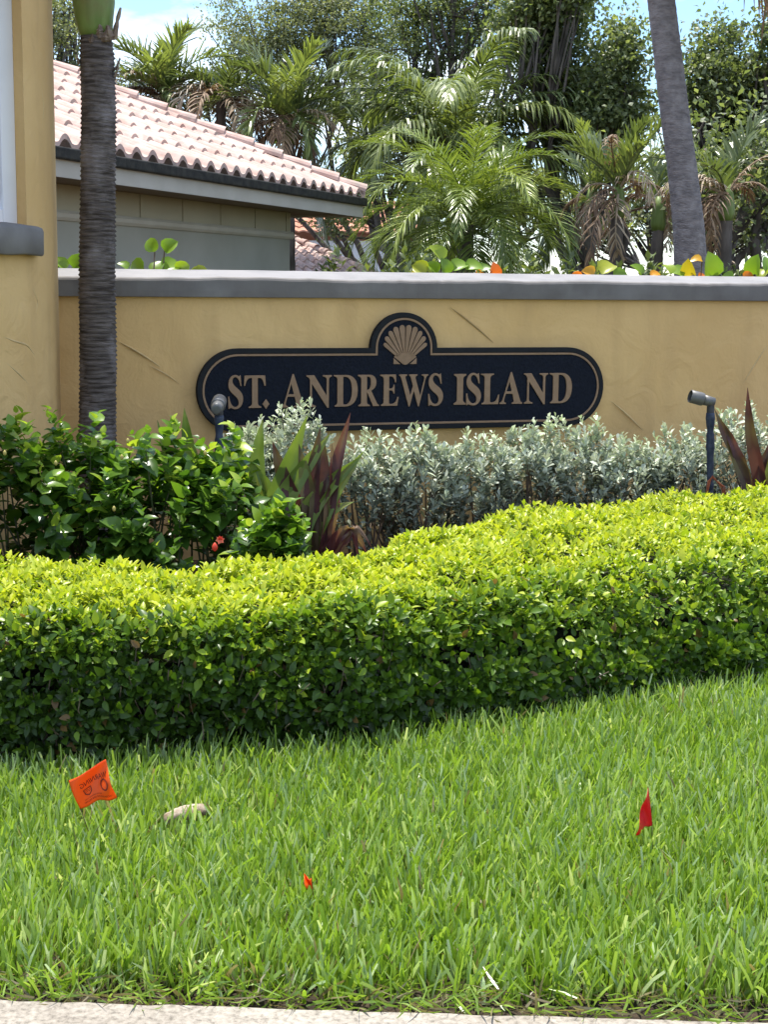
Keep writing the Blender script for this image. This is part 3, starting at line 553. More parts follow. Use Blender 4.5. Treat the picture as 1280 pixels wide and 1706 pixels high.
# ------------------------------------------------------------------ flags, wood, scraps on the lawn
def flag(corners, Y, poleseq, mat, label, text=False, fold=None):
    """corners px: hoist-top, hoist-bottom, fly-bottom, fly-top"""
    base = gz(*poleseq[-1], 0.0)
    o_ = empty('marker_flag', base, label, 'marker flag', 'wire marker flags stuck in the lawn')
    Yb = base[1]; c = [atY(*q, Yb+dy) for q, dy in zip(corners, fold or (0, 0, .02, .02))]
    def surf(u, v):
        P = c[0]*(1-u)*(1-v)+c[1]*(1-u)*v+c[2]*u*v+c[3]*u*(1-v)
        return P+np.array([0, -.010*math.sin(u*6+v*3)-.008*math.sin(v*7+u*4)*u, .006*math.sin(u*3.14)*(v-.35)-.004*math.sin(u*9)*v])
    m_ = MB(); nu_, nv_ = 22, 18; m_.grid(np.array([[surf(i/(nu_-1), j/(nv_-1)) for j in range(nv_)] for i in range(nu_)]), nu_, nv_)
    fl = m_.build('flag_sheet', mat, o_, True); md = fl.modifiers.new('thick', 'SOLIDIFY'); md.thickness = .0004
    wv = MB(); pts = np.array([c[0]+UPZ*.002, c[1]]+[atY(*q, Yb) for q in poleseq[:-1]]+[base-UPZ*.02]); wv.tube(pts, .0013, 6); wv.build('wire_stem', M['flagwire'], o_)
    if text:
        nv = nrm(np.cross(c[3]-c[0], c[1]-c[0])); nv = nv if nv[1] < 0 else -nv
        lw_ = np.linalg.norm(c[3]-c[0]); lh = np.linalg.norm(c[1]-c[0])
        def put(name, loops, dep=.0003): plate(name, loops, dep, 0, M['ink'], fl, 0, xf=lambda co: surf(min(max(co[0], 0), 1), min(max(co[1], 0), 1))+nv*(.0012+co[2]))
        # mirrored printing: the sheet is seen from its back
        def txt(s_, u0, v0, h, wd):
            cu = bpy.data.curves.new('txt', 'FONT'); cu.body = s_; cu.size = 1; ob = bpy.data.objects.new('tmp', cu); COL.objects.link(ob)
            dg = bpy.context.evaluated_depsgraph_get(); me = bpy.data.meshes.new_from_object(ob.evaluated_get(dg)); bpy.data.objects.remove(ob)
            if not len(me.vertices): return
            bm = bmesh.new(); bm.from_mesh(me); bmesh.ops.subdivide_edges(bm, edges=bm.edges[:], cuts=1); bm.to_mesh(me); bm.free()
            xs_ = [v.co.x for v in me.vertices]; w_ = max(xs_); 
            for v in me.vertices: v.co = Vector([float(q) for q in surf(u0-v.co.x/w_*wd, v0-v.co.y/.72*h)+nv*.0012])
            me.name = 'printing'; link('printing', me, M['ink'], fl)
        txt('WARNING', .92, .40, .155, .70)
        put('printed_shield', [[(.24, .48), (.43, .48), (.42, .64), (.33, .72), (.25, .64)], [(.26, .50), (.41, .50), (.40, .62), (.33, .69), (.27, .62)]])
        txt('UTI', .39, .61, .09, .11)
        txt('BEFORE DIGGING CALL', .66, .80, .035, .48); txt('UNDERGROUND LINE BELOW', .92, .89, .05, .76)
        put('printed_circle', [[(.80+.115*math.cos(a), .55+.15*math.sin(a)) for a in np.linspace(0, 6.28, 24, endpoint=False)], [(.80+.08*math.cos(a), .55+.11*math.sin(a)) for a in np.linspace(0, 6.28, 24, endpoint=False)]])
    return o_
flag([(114, 1300), (134, 1347), (195, 1328), (175, 1266)], 0, [(143, 1372), (170, 1445)], M['orange'], 'orange square flag with dark mirrored printing leaning at the left of the lawn', True)
flag([(1080, 1311), (1087, 1374), (1060, 1391), (1068, 1352)], 0, [(1087, 1400), (1089, 1452)], M['red'], 'red flag hanging nearly edge on at the right of the lawn', False, (0, 0, -.05, -.05))
flag([(519, 1462), (521, 1480), (510, 1478), (506, 1457)], 0, [(522, 1496), (524, 1552)], M['orange'], 'small torn orange flag scrap almost buried in the middle of the lawn', False, (0, 0, -.02, -.02))
wd_ = empty('wood_piece', gz(308, 1385, 0), 'pale weathered chunk of wood lying in the grass beside the orange flag', 'wood')
Yw = gz(308, 1385, 0)[1]-.03; wm = MB(); n_ = 22; tt = np.linspace(0, 1, n_); A_ = atY(270, 1368, Yw); B_ = atY(346, 1347, Yw+.03); rng = np.random.default_rng(4)
Vv = []
for i, t_ in enumerate(tt):
    c_ = A_*(1-t_)+B_*t_+np.array([0, 0, .006*math.sin(t_*4)]); k = 10
    for j in range(k):
        a = j/k*6.283; rr = .020*(.75+.35*math.sin(t_*3.0)**.5+rng.normal(0, .05))*(.45 if i in (0, n_-1) else 1)
        Vv.append(c_+np.array([0, math.cos(a)*rr*1.5, math.sin(a)*rr]))
i = np.arange(n_-1)[:, None]*10; j = np.arange(10)[None]; wm.add(Vv, np.stack([i+j, i+(j+1) % 10, i+10+(j+1) % 10, i+10+j], -1).reshape(-1, 4), P=[list(range(10))[::-1], [(n_-1)*10+q for q in range(10)]])
wm.build('wood_chunk', M['wood'], wd_, True)

# ------------------------------------------------------------------ strap-leaved lilies
def strap(parent, pts, wd, tone, Yb, rng, fold=.35):
    P = np.array([atY(q[0], q[1], Yb+(q[2] if len(q) > 2 else 0)) for q in pts]); n_ = 30; tt = np.linspace(0, 1, n_)
    if len(P) == 2: P = np.array([P[0], (P[0]+P[1])/2+rng.normal(0, .012, 3), P[1]])
    c = np.stack([np.interp(tt, np.linspace(0, 1, len(P)), P[:, j]) for j in range(3)], 1)
    for _ in range(22): c[1:-1] = (c[:-2]+c[1:-1]*2+c[2:])/4
    d = nrm(np.gradient(c, axis=0)); ax = nrm(np.array([1.0, rng.normal(0, .28), 0])); s_ = nrm(ax-d*(d@ax)[:, None]); nn = np.cross(s_, d)
    wv = np.interp(tt, [0, .15, .45, .8, 1], [.75, .9, 1, .55, .02])*wd*1.25; rip = .009*np.sin(tt*15+rng.random()*6)*np.sin(tt*3)
    G = np.stack([c-s_*wv[:, None]*.5+nn*(wv*fold*.5+rip)[:, None], c-s_*wv[:, None]*.25+nn*(wv*fold*.2)[:, None], c, c+s_*wv[:, None]*.25+nn*(wv*fold*.2)[:, None], c+s_*wv[:, None]*.5+nn*(wv*fold*.5-rip)[:, None]], 1)
    tnv = np.clip(tone+.10*np.sin(np.arange(n_)*.4+rng.random()*6)+rng.normal(0, .015, n_), 0, 1); tn = np.repeat(tnv, 5).reshape(n_, 5); tn[:, 2] += .04
    m_ = MB(); m_.grid(G, n_, 5, tone=tn.ravel().clip(0, 1)); return m_.build('leaf', M['strap'], parent, True)
rng = np.random.default_rng(17)
def gbase(px, Y): b_ = atY(px, 900, Y); b_[2] = 0.02; return b_
l1 = empty('strap_leaf_lily', gbase(530, 7.2), 'burgundy and green strap leaved lily standing between the hibiscus and the silver shrubs', 'plant', 'strap leaved lilies')
for pts, wd, tn in [([(480, 960), (448, 860), (472, 800), (512, 692)], .105, .22), ([(500, 960), (460, 850), (500, 790), (551, 722)], .085, .28), ([(505, 960), (500, 868), (545, 810), (603, 760)], .08, .30),
                    ([(470, 960), (430, 830), (428, 760), (438, 698)], .07, .30), ([(500, 965), (525, 880), (560, 812), (606, 752)], .07, .33), ([(495, 965), (470, 880), (452, 820), (420, 770)], .07, .26), ([(512, 965), (520, 890), (548, 850), (590, 836)], .055, .32), ([(528, 970), (512, 900), (520, 800), (534, 712)], .08, .74), ([(540, 970), (537, 880), (556, 790), (584, 688)], .07, .85),
                    ([(530, 970), (530, 860), (537, 790), (541, 735)], .075, .68), ([(520, 970), (500, 860), (470, 790), (454, 735)], .07, .72), ([(532, 970), (548, 870), (557, 800), (553, 740)], .06, .9),
                    ([(520, 970), (524, 880), (510, 800), (498, 740)], .07, .55), ([(530, 960), (538, 925), (585, 866), (613, 925)], .05, .99), ([(540, 960), (560, 920), (588, 862), (597, 930)], .04, .97), ([(538, 965), (575, 900), (592, 868), (620, 912)], .03, 1.0)]:
    strap(l1, pts, wd, tn, 7.0, rng)
l3 = empty('strap_leaf_lily', gbase(318, 7.6), 'single broad dark green strap leaf standing behind the hibiscus left of the spotlight', 'plant', 'strap leaved lilies')
strap(l3, [(330, 900), (322, 780), (312, 735), (307, 680)], .065, .12, 7.6, rng); strap(l3, [(320, 900), (290, 800), (262, 700)], .05, .12, 7.6, rng)
l2 = empty('strap_leaf_lily', gbase(1262, 8.3), 'dark burgundy strap leaved lily beside the right hand spotlight', 'plant', 'strap leaved lilies')
for pts, wd, tn in [([(1272, 860), (1266, 790), (1249, 720), (1246, 646)], .062, .74), ([(1258, 860), (1240, 790), (1212, 735), (1190, 680)], .060, .60), ([(1254, 860), (1238, 780), (1222, 740), (1206, 704)], .05, .76),
                    ([(1275, 860), (1280, 790), (1292, 700)], .06, .5), ([(1268, 860), (1262, 800), (1283, 735)], .05, .8)]:
    strap(l2, pts, wd, tn, 8.35, rng)

# ------------------------------------------------------------------ hibiscus shrubs
def shrub(name, label, cat, group, cx, Y, wdt, ztop, dep, nsh, k, tmpl, Ls, ratio, mat, rng, tonef, sp=.018, zmin=.12, open_=1.0, stems=26, stemmat=None, spikes=0, up_bias=.9):
    b_ = atY(cx, 900, Y); b_[2] = .02; o_ = empty(name, b_, label, cat, group)
    th = rng.uniform(0, 6.283, nsh); zz = rng.random(nsh)**.7; rr = np.sqrt(rng.random(nsh))*.35+.65
    rad = rr*np.sqrt(np.clip(1-(zz*1.02-.35)**2/.45*(zz > .35), .02, 1)); zt = ztop*(1+.09*np.sin(th*3+cx)+.05*np.sin(th*7))
    tipsz = zmin+(zt-zmin)*zz
    P = np.stack([b_[0]+np.cos(th)*rad*wdt/2, b_[1]+np.sin(th)*rad*dep/2, tipsz], 1)
    if spikes:
        ii = rng.choice(nsh, spikes, replace=False); P[ii, 2] = np.clip(P[ii, 2], ztop*.8, None)+rng.uniform(.0, .09, spikes)
    A = nrm(np.stack([np.cos(th)*rad*.55, np.sin(th)*rad*.55, np.full(nsh, up_bias)], 1)+rng.normal(0, .25, (nsh, 3)))
    P0 = P-A*(k*sp); pos, d, up, t = sprig_leaves(rng, P0, A, k, sp, open_)
    n_ = len(pos); tn = np.clip(tonef(t, (pos[:, 2]-zmin)/(ztop-zmin), rng, n_), 0, 1)
    L = rng.normal(Ls, Ls*.2, n_).clip(Ls*.4, Ls*1.5)*(1-.45*(t > .85))
    scatter('foliage', tmpl, pos, d, up, L, L*ratio, mat, o_, tn)
    st = MB()
    for q in range(min(stems, nsh)):
        e_ = P0[q*(nsh//stems)]; s0 = np.array([b_[0]+rng.normal(0, wdt*.12), b_[1]+rng.normal(0, dep*.1), 0.0]); mid = np.array([(s0[0]+e_[0])/2+rng.normal(0, .03), (s0[1]+e_[1])/2, e_[2]*.6])
        tt = np.linspace(0, 1, 8)[:, None]; st.tube((1-tt)**2*s0+2*tt*(1-tt)*mid+tt**2*(e_+A[q*(nsh//stems)]*.08), np.linspace(.008, .0025, 8), 5, False)
    st.build('stems', stemmat or M['twig'], o_, True); return o_, P, A
def hib_tone(t, z, rng, n): return .30+.45*t*np.clip(z+.1, 0, 1)+rng.normal(0, .13, n)+.38*(rng.random(n) < .2*z)  # brighter leaves towards the top: sunlight put into the tone
rng = np.random.default_rng(31)
hibs = []
for (cx, Y, wdt, zt, dep, nsh, lab) in [(10, 6.75, .80, .97, .8, 92, 'hibiscus shrub at the left edge in front of the yellow turret'), (135, 6.9, .72, .97, .8, 84, 'hibiscus shrub just in front of the ringed palm trunk'),
                                    (258, 6.9, .70, .92, .8, 84, 'hibiscus shrub right of the ringed palm trunk'), (362, 7.0, .66, .88, .7, 76, 'hibiscus shrub below the left end of the sign in front of the spotlight'),
                                    (455, 6.45, .46, .66, .35, 46, 'low hibiscus sprig with a red flower beside the burgundy lily')]:
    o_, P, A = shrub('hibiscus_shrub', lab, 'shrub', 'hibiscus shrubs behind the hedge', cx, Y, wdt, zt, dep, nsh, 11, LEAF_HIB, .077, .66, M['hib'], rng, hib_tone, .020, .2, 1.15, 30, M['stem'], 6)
    hibs.append((o_, P, A))
def bud(parent, p, r, tone, mat='bud', name='bud'):
    m_ = MB(); m_.tube([p-UPZ*r*1.3, p-UPZ*r*.6, p+UPZ*r*.3, p+UPZ*r*1.2, p+UPZ*r*1.7], [r*.3, r*.9, r, r*.6, r*.1], 8, True, tone); return m_.build(name, M[mat], parent, True)
for (px, py, Y, k) in [(203, 762, 6.6, 1), (190, 848, 6.4, 1), (213, 735, 6.6, 1), (8, 755, 6.4, 0), (342, 755, 6.7, 2), (93, 772, 6.5, 1)]: bud(hibs[k][0], atY(px, py, Y), .008, .8)
def flower(parent, p, r, rng, mat='flower'):
    P = np.repeat(p[None], 7, 0); a = np.arange(7)/7*6.283; d = np.stack([np.cos(a)*.8, -np.abs(np.sin(a))*.2-.3, np.sin(a)*.8+.4], 1)
    return scatter('flower', LEAF_HIB, P, d, np.repeat(np.array([[0, -1.0, .3]]), 7, 0), np.full(7, r), np.full(7, r*.8), M[mat], parent, rng.random(7))
flower(hibs[4][0], atY(367, 900, 6.1), .019, rng); bud(hibs[4][0], atY(358, 912, 6.1), .012, .2, 'flower')

# ------------------------------------------------------------------ silver shrubs
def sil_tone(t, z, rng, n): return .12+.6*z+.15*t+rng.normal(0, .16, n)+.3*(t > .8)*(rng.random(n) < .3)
for (cx, Y, wdt, zt, lab) in [(418, 8.05, .46, .80, 'silver leaved shrub rising behind the hibiscus right of the near spotlight'), (490, 8.1, .44, .89, 'tall silver leaved shrub behind the burgundy lily, overlapping the letter A'),
                               (618, 8.25, .52, .74, 'silver leaved shrub right of the burgundy lily under the sign'), (700, 8.35, .50, .75, 'silver leaved shrub below the middle of the sign beside the bare gap'), (795, 8.5, .55, .72, 'silver leaved shrub below the letters IS of the sign'),
                               (880, 8.6, .55, .77, 'silver leaved shrub below the letters LA of the sign'), (962, 8.7, .52, .77, 'silver leaved shrub below the rounded right end of the sign'), (1045, 8.8, .55, .67, 'low silver leaved shrub just right of the sign'),
                               (1130, 8.9, .55, .73, 'silver leaved shrub left of the right hand spotlight'), (1232, 8.95, .62, .86, 'tall silver leaved shrub behind the right hand spotlight')]:
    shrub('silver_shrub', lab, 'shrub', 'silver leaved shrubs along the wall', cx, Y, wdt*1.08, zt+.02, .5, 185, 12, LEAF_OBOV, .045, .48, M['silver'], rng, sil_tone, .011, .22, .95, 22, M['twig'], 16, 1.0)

# ------------------------------------------------------------------ palms
def ring_trunk(parent, P, r, ringh, mat, rng, k=36, depth=.06, rows=None, name='trunk'):
    P = np.asarray(P, float); seg = np.linalg.norm(np.diff(P, axis=0), axis=1); L = seg.sum(); cum = np.concatenate([[0], np.cumsum(seg)]); nr = rows or int(L/(ringh/3)); s = np.linspace(0, L, nr)
    c = np.stack([np.interp(s, cum, P[:, j]) for j in range(3)], 1); rr = np.interp(s, cum, r)
    for _ in range(nr//12): c[1:-1] = (c[:-2]+c[1:-1]*2+c[2:])/4
    th = np.linspace(0, 2*np.pi, k, endpoint=False); ph = s/ringh
    prof = ((ph[:, None]+.25*np.sin(th+s[:, None]*.8)+.12*np.sin(2*th+s[:, None]*3.7)) % 1.0); bump = (1-prof)**1.5
    rough = rng.normal(0, .3, (nr, k)); rough = (rough+np.roll(rough, 1, 1)+np.roll(rough, -1, 1))/2
    R2 = rr[:, None]*(1+depth*(bump-.4)+depth*.35*rough)
    V = c[:, None]+np.stack([np.cos(th)[None]*R2, np.sin(th)[None]*R2, 0*R2], -1)
    i = np.arange(nr-1)[:, None]*k; j = np.arange(k)[None]; m_ = MB(); m_.add(V.reshape(-1, 3), np.stack([i+j, i+(j+1) % k, i+k+(j+1) % k, i+k+j], -1).reshape(-1, 4), P=[list(range(k))[::-1], [(nr-1)*k+q for q in range(k)]])
    return m_.build(name, mat, parent, True)
def frond(parent, base, az, el, L, droop, ll, lw_, rng, mat, n=46, tone=.5, lang=1.0, vee=.35, ldroop=.5, twist=.25, rows=4, stalk=.12, name='frond', rad=.012, bare=0.0):
    m_ = MB(); ns = 24; s = np.linspace(0, 1, ns); e_ = el-droop*s**1.35; a_ = az+twist*s*rng.normal(0, .5)
    d = np.stack([np.cos(e_)*np.cos(a_), np.cos(e_)*np.sin(a_), np.sin(e_)], 1); c = base+np.concatenate([np.zeros((1, 3)), np.cumsum(d[:-1]*(L/(ns-1)), 0)])
    m_.tube(c, np.linspace(rad, rad*.15, ns), 5, False, tone)
    si_ = np.linspace(stalk, .985, n); si_ = np.concatenate([si_, si_+.003]); sg = np.concatenate([np.ones(n), -np.ones(n)])
    if bare: k = rng.random(2*n) > bare; si_, sg = si_[k], sg[k]
    nn_ = len(si_); si_ = np.clip(si_+rng.normal(0, .004, nn_), 0, 1)
    C = np.stack([np.interp(si_, s, c[:, j]) for j in range(3)], 1); Dd = nrm(np.stack([np.interp(si_, s, d[:, j]) for j in range(3)], 1))
    side = nrm(np.stack([-np.sin(np.interp(si_, s, a_)), np.cos(np.interp(si_, s, a_)), 0*si_], 1))*sg[:, None]; nrmv = nrm(np.cross(side*sg[:, None], Dd)); nrmv *= np.sign(nrmv[:, 2:3]+1e-6)
    ang = lang*(1.05-.65*si_); ld = nrm(Dd*np.cos(ang)[:, None]+side*np.sin(ang)[:, None]+nrmv*(vee*(1+rng.normal(0, .5, nn_)))[:, None]+rng.normal(0, .09, (nn_, 3)))
    lL = ll*np.interp(si_, [0, .2, .5, .85, 1], [.45, .85, 1, .7, .35])*rng.normal(1, .08, nn_)
    p = C.copy(); V = np.zeros((nn_, rows, 2, 3)); wrow = np.interp(np.linspace(0, 1, rows), [0, .3, .7, 1], [.5, 1, .8, .05]); dd_ = ld.copy()
    wdir = nrm(np.cross(ld, nrmv)+rng.normal(0, .15, (nn_, 3)))
    for i in range(rows):
        if i: p = p+dd_*(lL/(rows-1))[:, None]; dd_ = nrm(dd_+np.array([0, 0, -ldroop*i/(rows-1)])*(1+rng.normal(0, .25, (nn_, 1))))
        V[:, i, 0] = p-wdir*lw_*wrow[i]*.5; V[:, i, 1] = p+wdir*lw_*wrow[i]*.5
    q = np.array([(2*i, 2*i+1, 2*i+3, 2*i+2) for i in range(rows-1)]); m_.add(V.reshape(-1, 3), (q[None]+(np.arange(nn_)*rows*2)[:, None, None]).reshape(-1, 4), tone=np.repeat(np.clip(tone+rng.normal(0, .13, nn_), 0, 1), rows*2))
    return m_.build(name, mat, parent)

# near palm
rng = np.random.default_rng(41)
Yp = 8.05
pb = atY(163, 800, Yp); pb[2] = 0
palm = empty('ringed_palm', pb, 'dark ringed palm trunk with a green crownshaft in front of the wall beside the turret', 'palm tree')
tp = [pb]+[atY(x_, y_, Yp) for x_, y_ in ((163, 760), (163, 600), (162, 440), (163, 300), (164, 180), (162, 95), (160, 62))]
ring_trunk(palm, tp, [.105, .1, .096, .094, .090, .089, .088, .080], .024, M['ring'], rng, 44, .12)
cs = [atY(x_, y_, Yp) for x_, y_ in ((160, 64), (159, 50), (157, 30), (156, 5), (155, -60), (156, -150), (157, -260))]
m_ = MB(); m_.tube(np.array(cs), [.074, .088, .098, .108, .104, .07, .045], 30); m_.build('crownshaft', M['shaft'], palm, True)
for (px, py, sx, hh_, rot) in [(188, 40, .035, .16, .5), (176, 62, .07, .05, .2), (152, 66, .06, .04, .3), (133, 100, .02, .05, -.8), (192, 108, .02, .06, .9), (190, 122, .015, .05, 1.2), (166, 52, .05, .06, 0), (183, 55, .06, .07, -.3)]:
    p = atY(px, py, Yp-.08 if 140 < px < 185 else Yp-.03); m_ = MB(); G = []
    for i in range(8):
        t_ = i/7; w_ = sx*(1-.6*t_)*(1+rng.normal(0, .15)); c_ = p+np.array([math.sin(rot)*t_*hh_*.5, -.012*math.sin(t_*3), (t_-.5)*hh_])
        G.append([c_+np.array([-w_*.5, .015, 0]), c_+np.array([0, -.006+rng.normal(0, .003), rng.normal(0, .004)]), c_+np.array([w_*.5, .015, 0])])
    m_.grid(np.array(G), 8, 3); h_ = m_.build('leaf_base_husk', M['husk'], palm); mm = h_.modifiers.new('thick', 'SOLIDIFY'); mm.thickness = .004
for i in range(6):
    frond(palm, cs[-1]+UPZ*.1, 1.5+i*.42, 1.25-.05*i, 1.6, 1.0+.1*i, .55, .035, rng, M['palm'], 34, .5, rad=.02)

# tall leaning grey palm on the right
Yg = 16.0
gb = atY(1151, 470, Yg); gb = np.array([gb[0]+.10, gb[1], 0.0])
gp_ = empty('leaning_palm', gb, 'tall leaning palm with a smooth grey trunk behind the right end of the wall', 'palm tree')
gt = [gb, atY(1151, 440, Yg), atY(1148, 380, Yg), atY(1137, 280, Yg), atY(1126, 200, Yg), atY(1114, 100, Yg), atY(1102, 0, Yg), atY(1092, -90, Yg), atY(1084, -190, Yg)]
ring_trunk(gp_, gt, [.20, .170, .163, .152, .150, .145, .140, .135, .13], .085, M['greytrunk'], rng, 36, .035, 230)
cr_ = gt[-1]
for (az, el, L, dr, dead) in [(0.1, -.3, 2.2, 1.0, 1), (-.5, -.4, 2.1, .9, 1), (.5, -.2, 2.3, 1.1, 1), (2.9, .5, 2.6, 1.7, 0), (1.6, .7, 2.6, 1.6, 0), (-1.5, .6, 2.4, 1.5, 0), (.9, .8, 2.6, 1.5, 0), (3.9, .8, 2.6, 1.3, 0), (-.3, .25, 2.3, 1.9, 1), (.25, .5, 2.6, 2.1, 1), (-.9, -.3, 1.6, .9, 1)]:
    frond(gp_, cr_, az, el, L, dr, .75, .03, rng, M['dead'] if dead else M['palm'], 40, .45, ldroop=.9 if dead else .5, rad=.025, bare=.25*dead, name='dead_frond' if dead else 'frond')

def palm_at(label, px, py, Y, fr, mat, rng, trunk_r=.10, trunkmat='bark', crown=None, name='palm_tree', group='palms beyond the wall', shaft=None, lean=0.0):
    h = atY(px, py, Y); b_ = np.array([h[0]+lean, h[1], 0.0]); o_ = empty(name, b_, label, 'palm tree', group)
    t_ = np.linspace(0, 1, 8)[:, None]; pts = b_*(1-t_)+h*t_; pts[:, 0] -= (lean*.3*np.sin(t_*3.14))[:, 0]
    ring_trunk(o_, pts, np.linspace(trunk_r*1.15, trunk_r*.85, 8), .09, M[trunkmat], rng, 18, .10, 60)
    if shaft:
        m_ = MB(); m_.tube(np.array([h-UPZ*shaft*.7, h-UPZ*shaft*.5, h+UPZ*.0, h+UPZ*shaft*.3]), [trunk_r*.9, trunk_r*1.15, trunk_r*.9, trunk_r*.4], 14); m_.build('crownshaft', M['shaft'], o_, True)
    for f_ in fr:
        (az, el, L, dr, ll, lw_, dead, kw) = f_
        k2 = dict(kw); ton = k2.pop('tone', .5 if not dead else .55)
        frond(o_, h+rng.normal(0, .02, 3), az, el, L, dr, ll, lw_, rng, M['dead'] if dead else mat, tone=ton, name='dead_frond' if dead else 'frond', **k2)
    return o_
rng = np.random.default_rng(51)
# queen palm: long drooping plumes
fr = []
for i in range(22):
    az = i*2.4+.4; el = 1.38-.06*i; fr.append((az, el, rng.uniform(3.0, 3.6), 1.5+.05*i, .78, .044, False, dict(n=70, ldroop=1.1, vee=.12, rad=.022, tone=rng.uniform(.45, .85), rows=5)))
for az, el in ((0.0, .75), (3.1, .8), (.25, .35), (3.3, .45), (-.4, .9), (-2.7, .9)): fr.append((az, el, 3.5, 1.9, .78, .044, False, dict(n=66, ldroop=1.2, vee=.1, rad=.022, tone=.5, rows=5)))
palm_at('tall palm with long drooping plumes rising above the feathery date palm in the middle', 762, 262, 27, fr, M['palm'], rng, .13)
# low date palm
fr = []
for i in range(38):
    az = i*2.4; el = 1.35-.042*i; fr.append((az, el, rng.uniform(2.0, 2.7), 1.75+.022*i, .46, .022, False, dict(n=80, ldroop=.5, vee=.25, lang=.95, rad=.011, tone=rng.uniform(.35, .85))))
palm_at('bushy feathery date palm with arching fronds directly behind the wall in the middle', 780, 375, 23, fr, M['datepalm'], rng, .10)
# two stubby palms above the tile roof
for (px, py, Y, s_, lab) in [(272, 165, 27, .84, 'stubby palm with stiff green fronds and brown skirt above the left of the tiled roof'), (480, 205, 26, .90, 'palm with upright green fan of fronds above the middle of the tiled roof')]:
    fr = [(i*2.4+.5, 1.45-.07*i, rng.uniform(1.5, 1.9)*s_, 1.0+.09*i, .52, .045, False, dict(n=34, ldroop=.45, vee=.4, lang=.8, rad=.02, tone=rng.uniform(.2, .95))) for i in range(16)]
    fr += [(rng.uniform(0, 6.28), rng.uniform(-.6, .8), rng.uniform(.8, 1.3), 1.7, .42, .03, True, dict(n=30, ldroop=1.0, vee=.1, rad=.02, bare=.2, tone=rng.uniform(.1, .9))) for i in range(12)]
    palm_at(lab, px, py, Y, fr, M['palm'], rng, .12, shaft=.5)
palm_at('small palm with mostly brown drooping fronds between the two green roof palms', 368, 165, 26.5, [(i*2.4+.5, 1.2-.1*i, 1.0, 1.2, .42, .04, False, dict(n=30, ldroop=.4, rad=.02, tone=.5)) for i in range(6)]+[(i*1.7, rng.uniform(-.2, .9), rng.uniform(.9, 1.5), rng.uniform(1.3, 2.2), .45, .035, True, dict(n=30, ldroop=1.0, rad=.02, bare=.2, tone=rng.uniform(.2, .9))) for i in range(14)], M['palm'], rng, .1)
# ragged palms with dead fronds
for (px, py, Y, ng, nd, lab) in [(1030, 322, 19.5, 6, 10, 'ragged palm with brown hanging fronds and a few green ones left of the grey trunk'), (1098, 345, 20.5, 2, 8, 'ragged brown palm directly left of the tall grey trunk'),
                                 (1212, 325, 19, 3, 12, 'ragged palm with pale brown hanging fronds right of the tall grey trunk'), (985, 330, 23, 5, 4, 'slim palm behind the date palm at the edge of the ragged ones')]:
    fr = [(rng.uniform(0, 6.28), rng.uniform(.5, 1.35), rng.uniform(.9, 1.4), rng.uniform(.3, 1.2), .36, .035, False, dict(n=20, ldroop=.35, vee=.4, lang=.7, rad=.018, tone=rng.uniform(.3, .9))) for i in range(ng+2)]
    fr += [(rng.uniform(0, 6.28), rng.uniform(-.6, 1.1), rng.uniform(.5, 1.25), rng.uniform(1.2, 2.9), rng.uniform(.2, .36), .022, True, dict(n=24, ldroop=rng.uniform(.8, 1.5), vee=.0, rad=.02, bare=.3, tone=rng.uniform(.1, .95), twist=.8)) for i in range(nd)]
    palm_at(lab, px, py, Y, fr, M['palm'], rng, .09, shaft=.45)

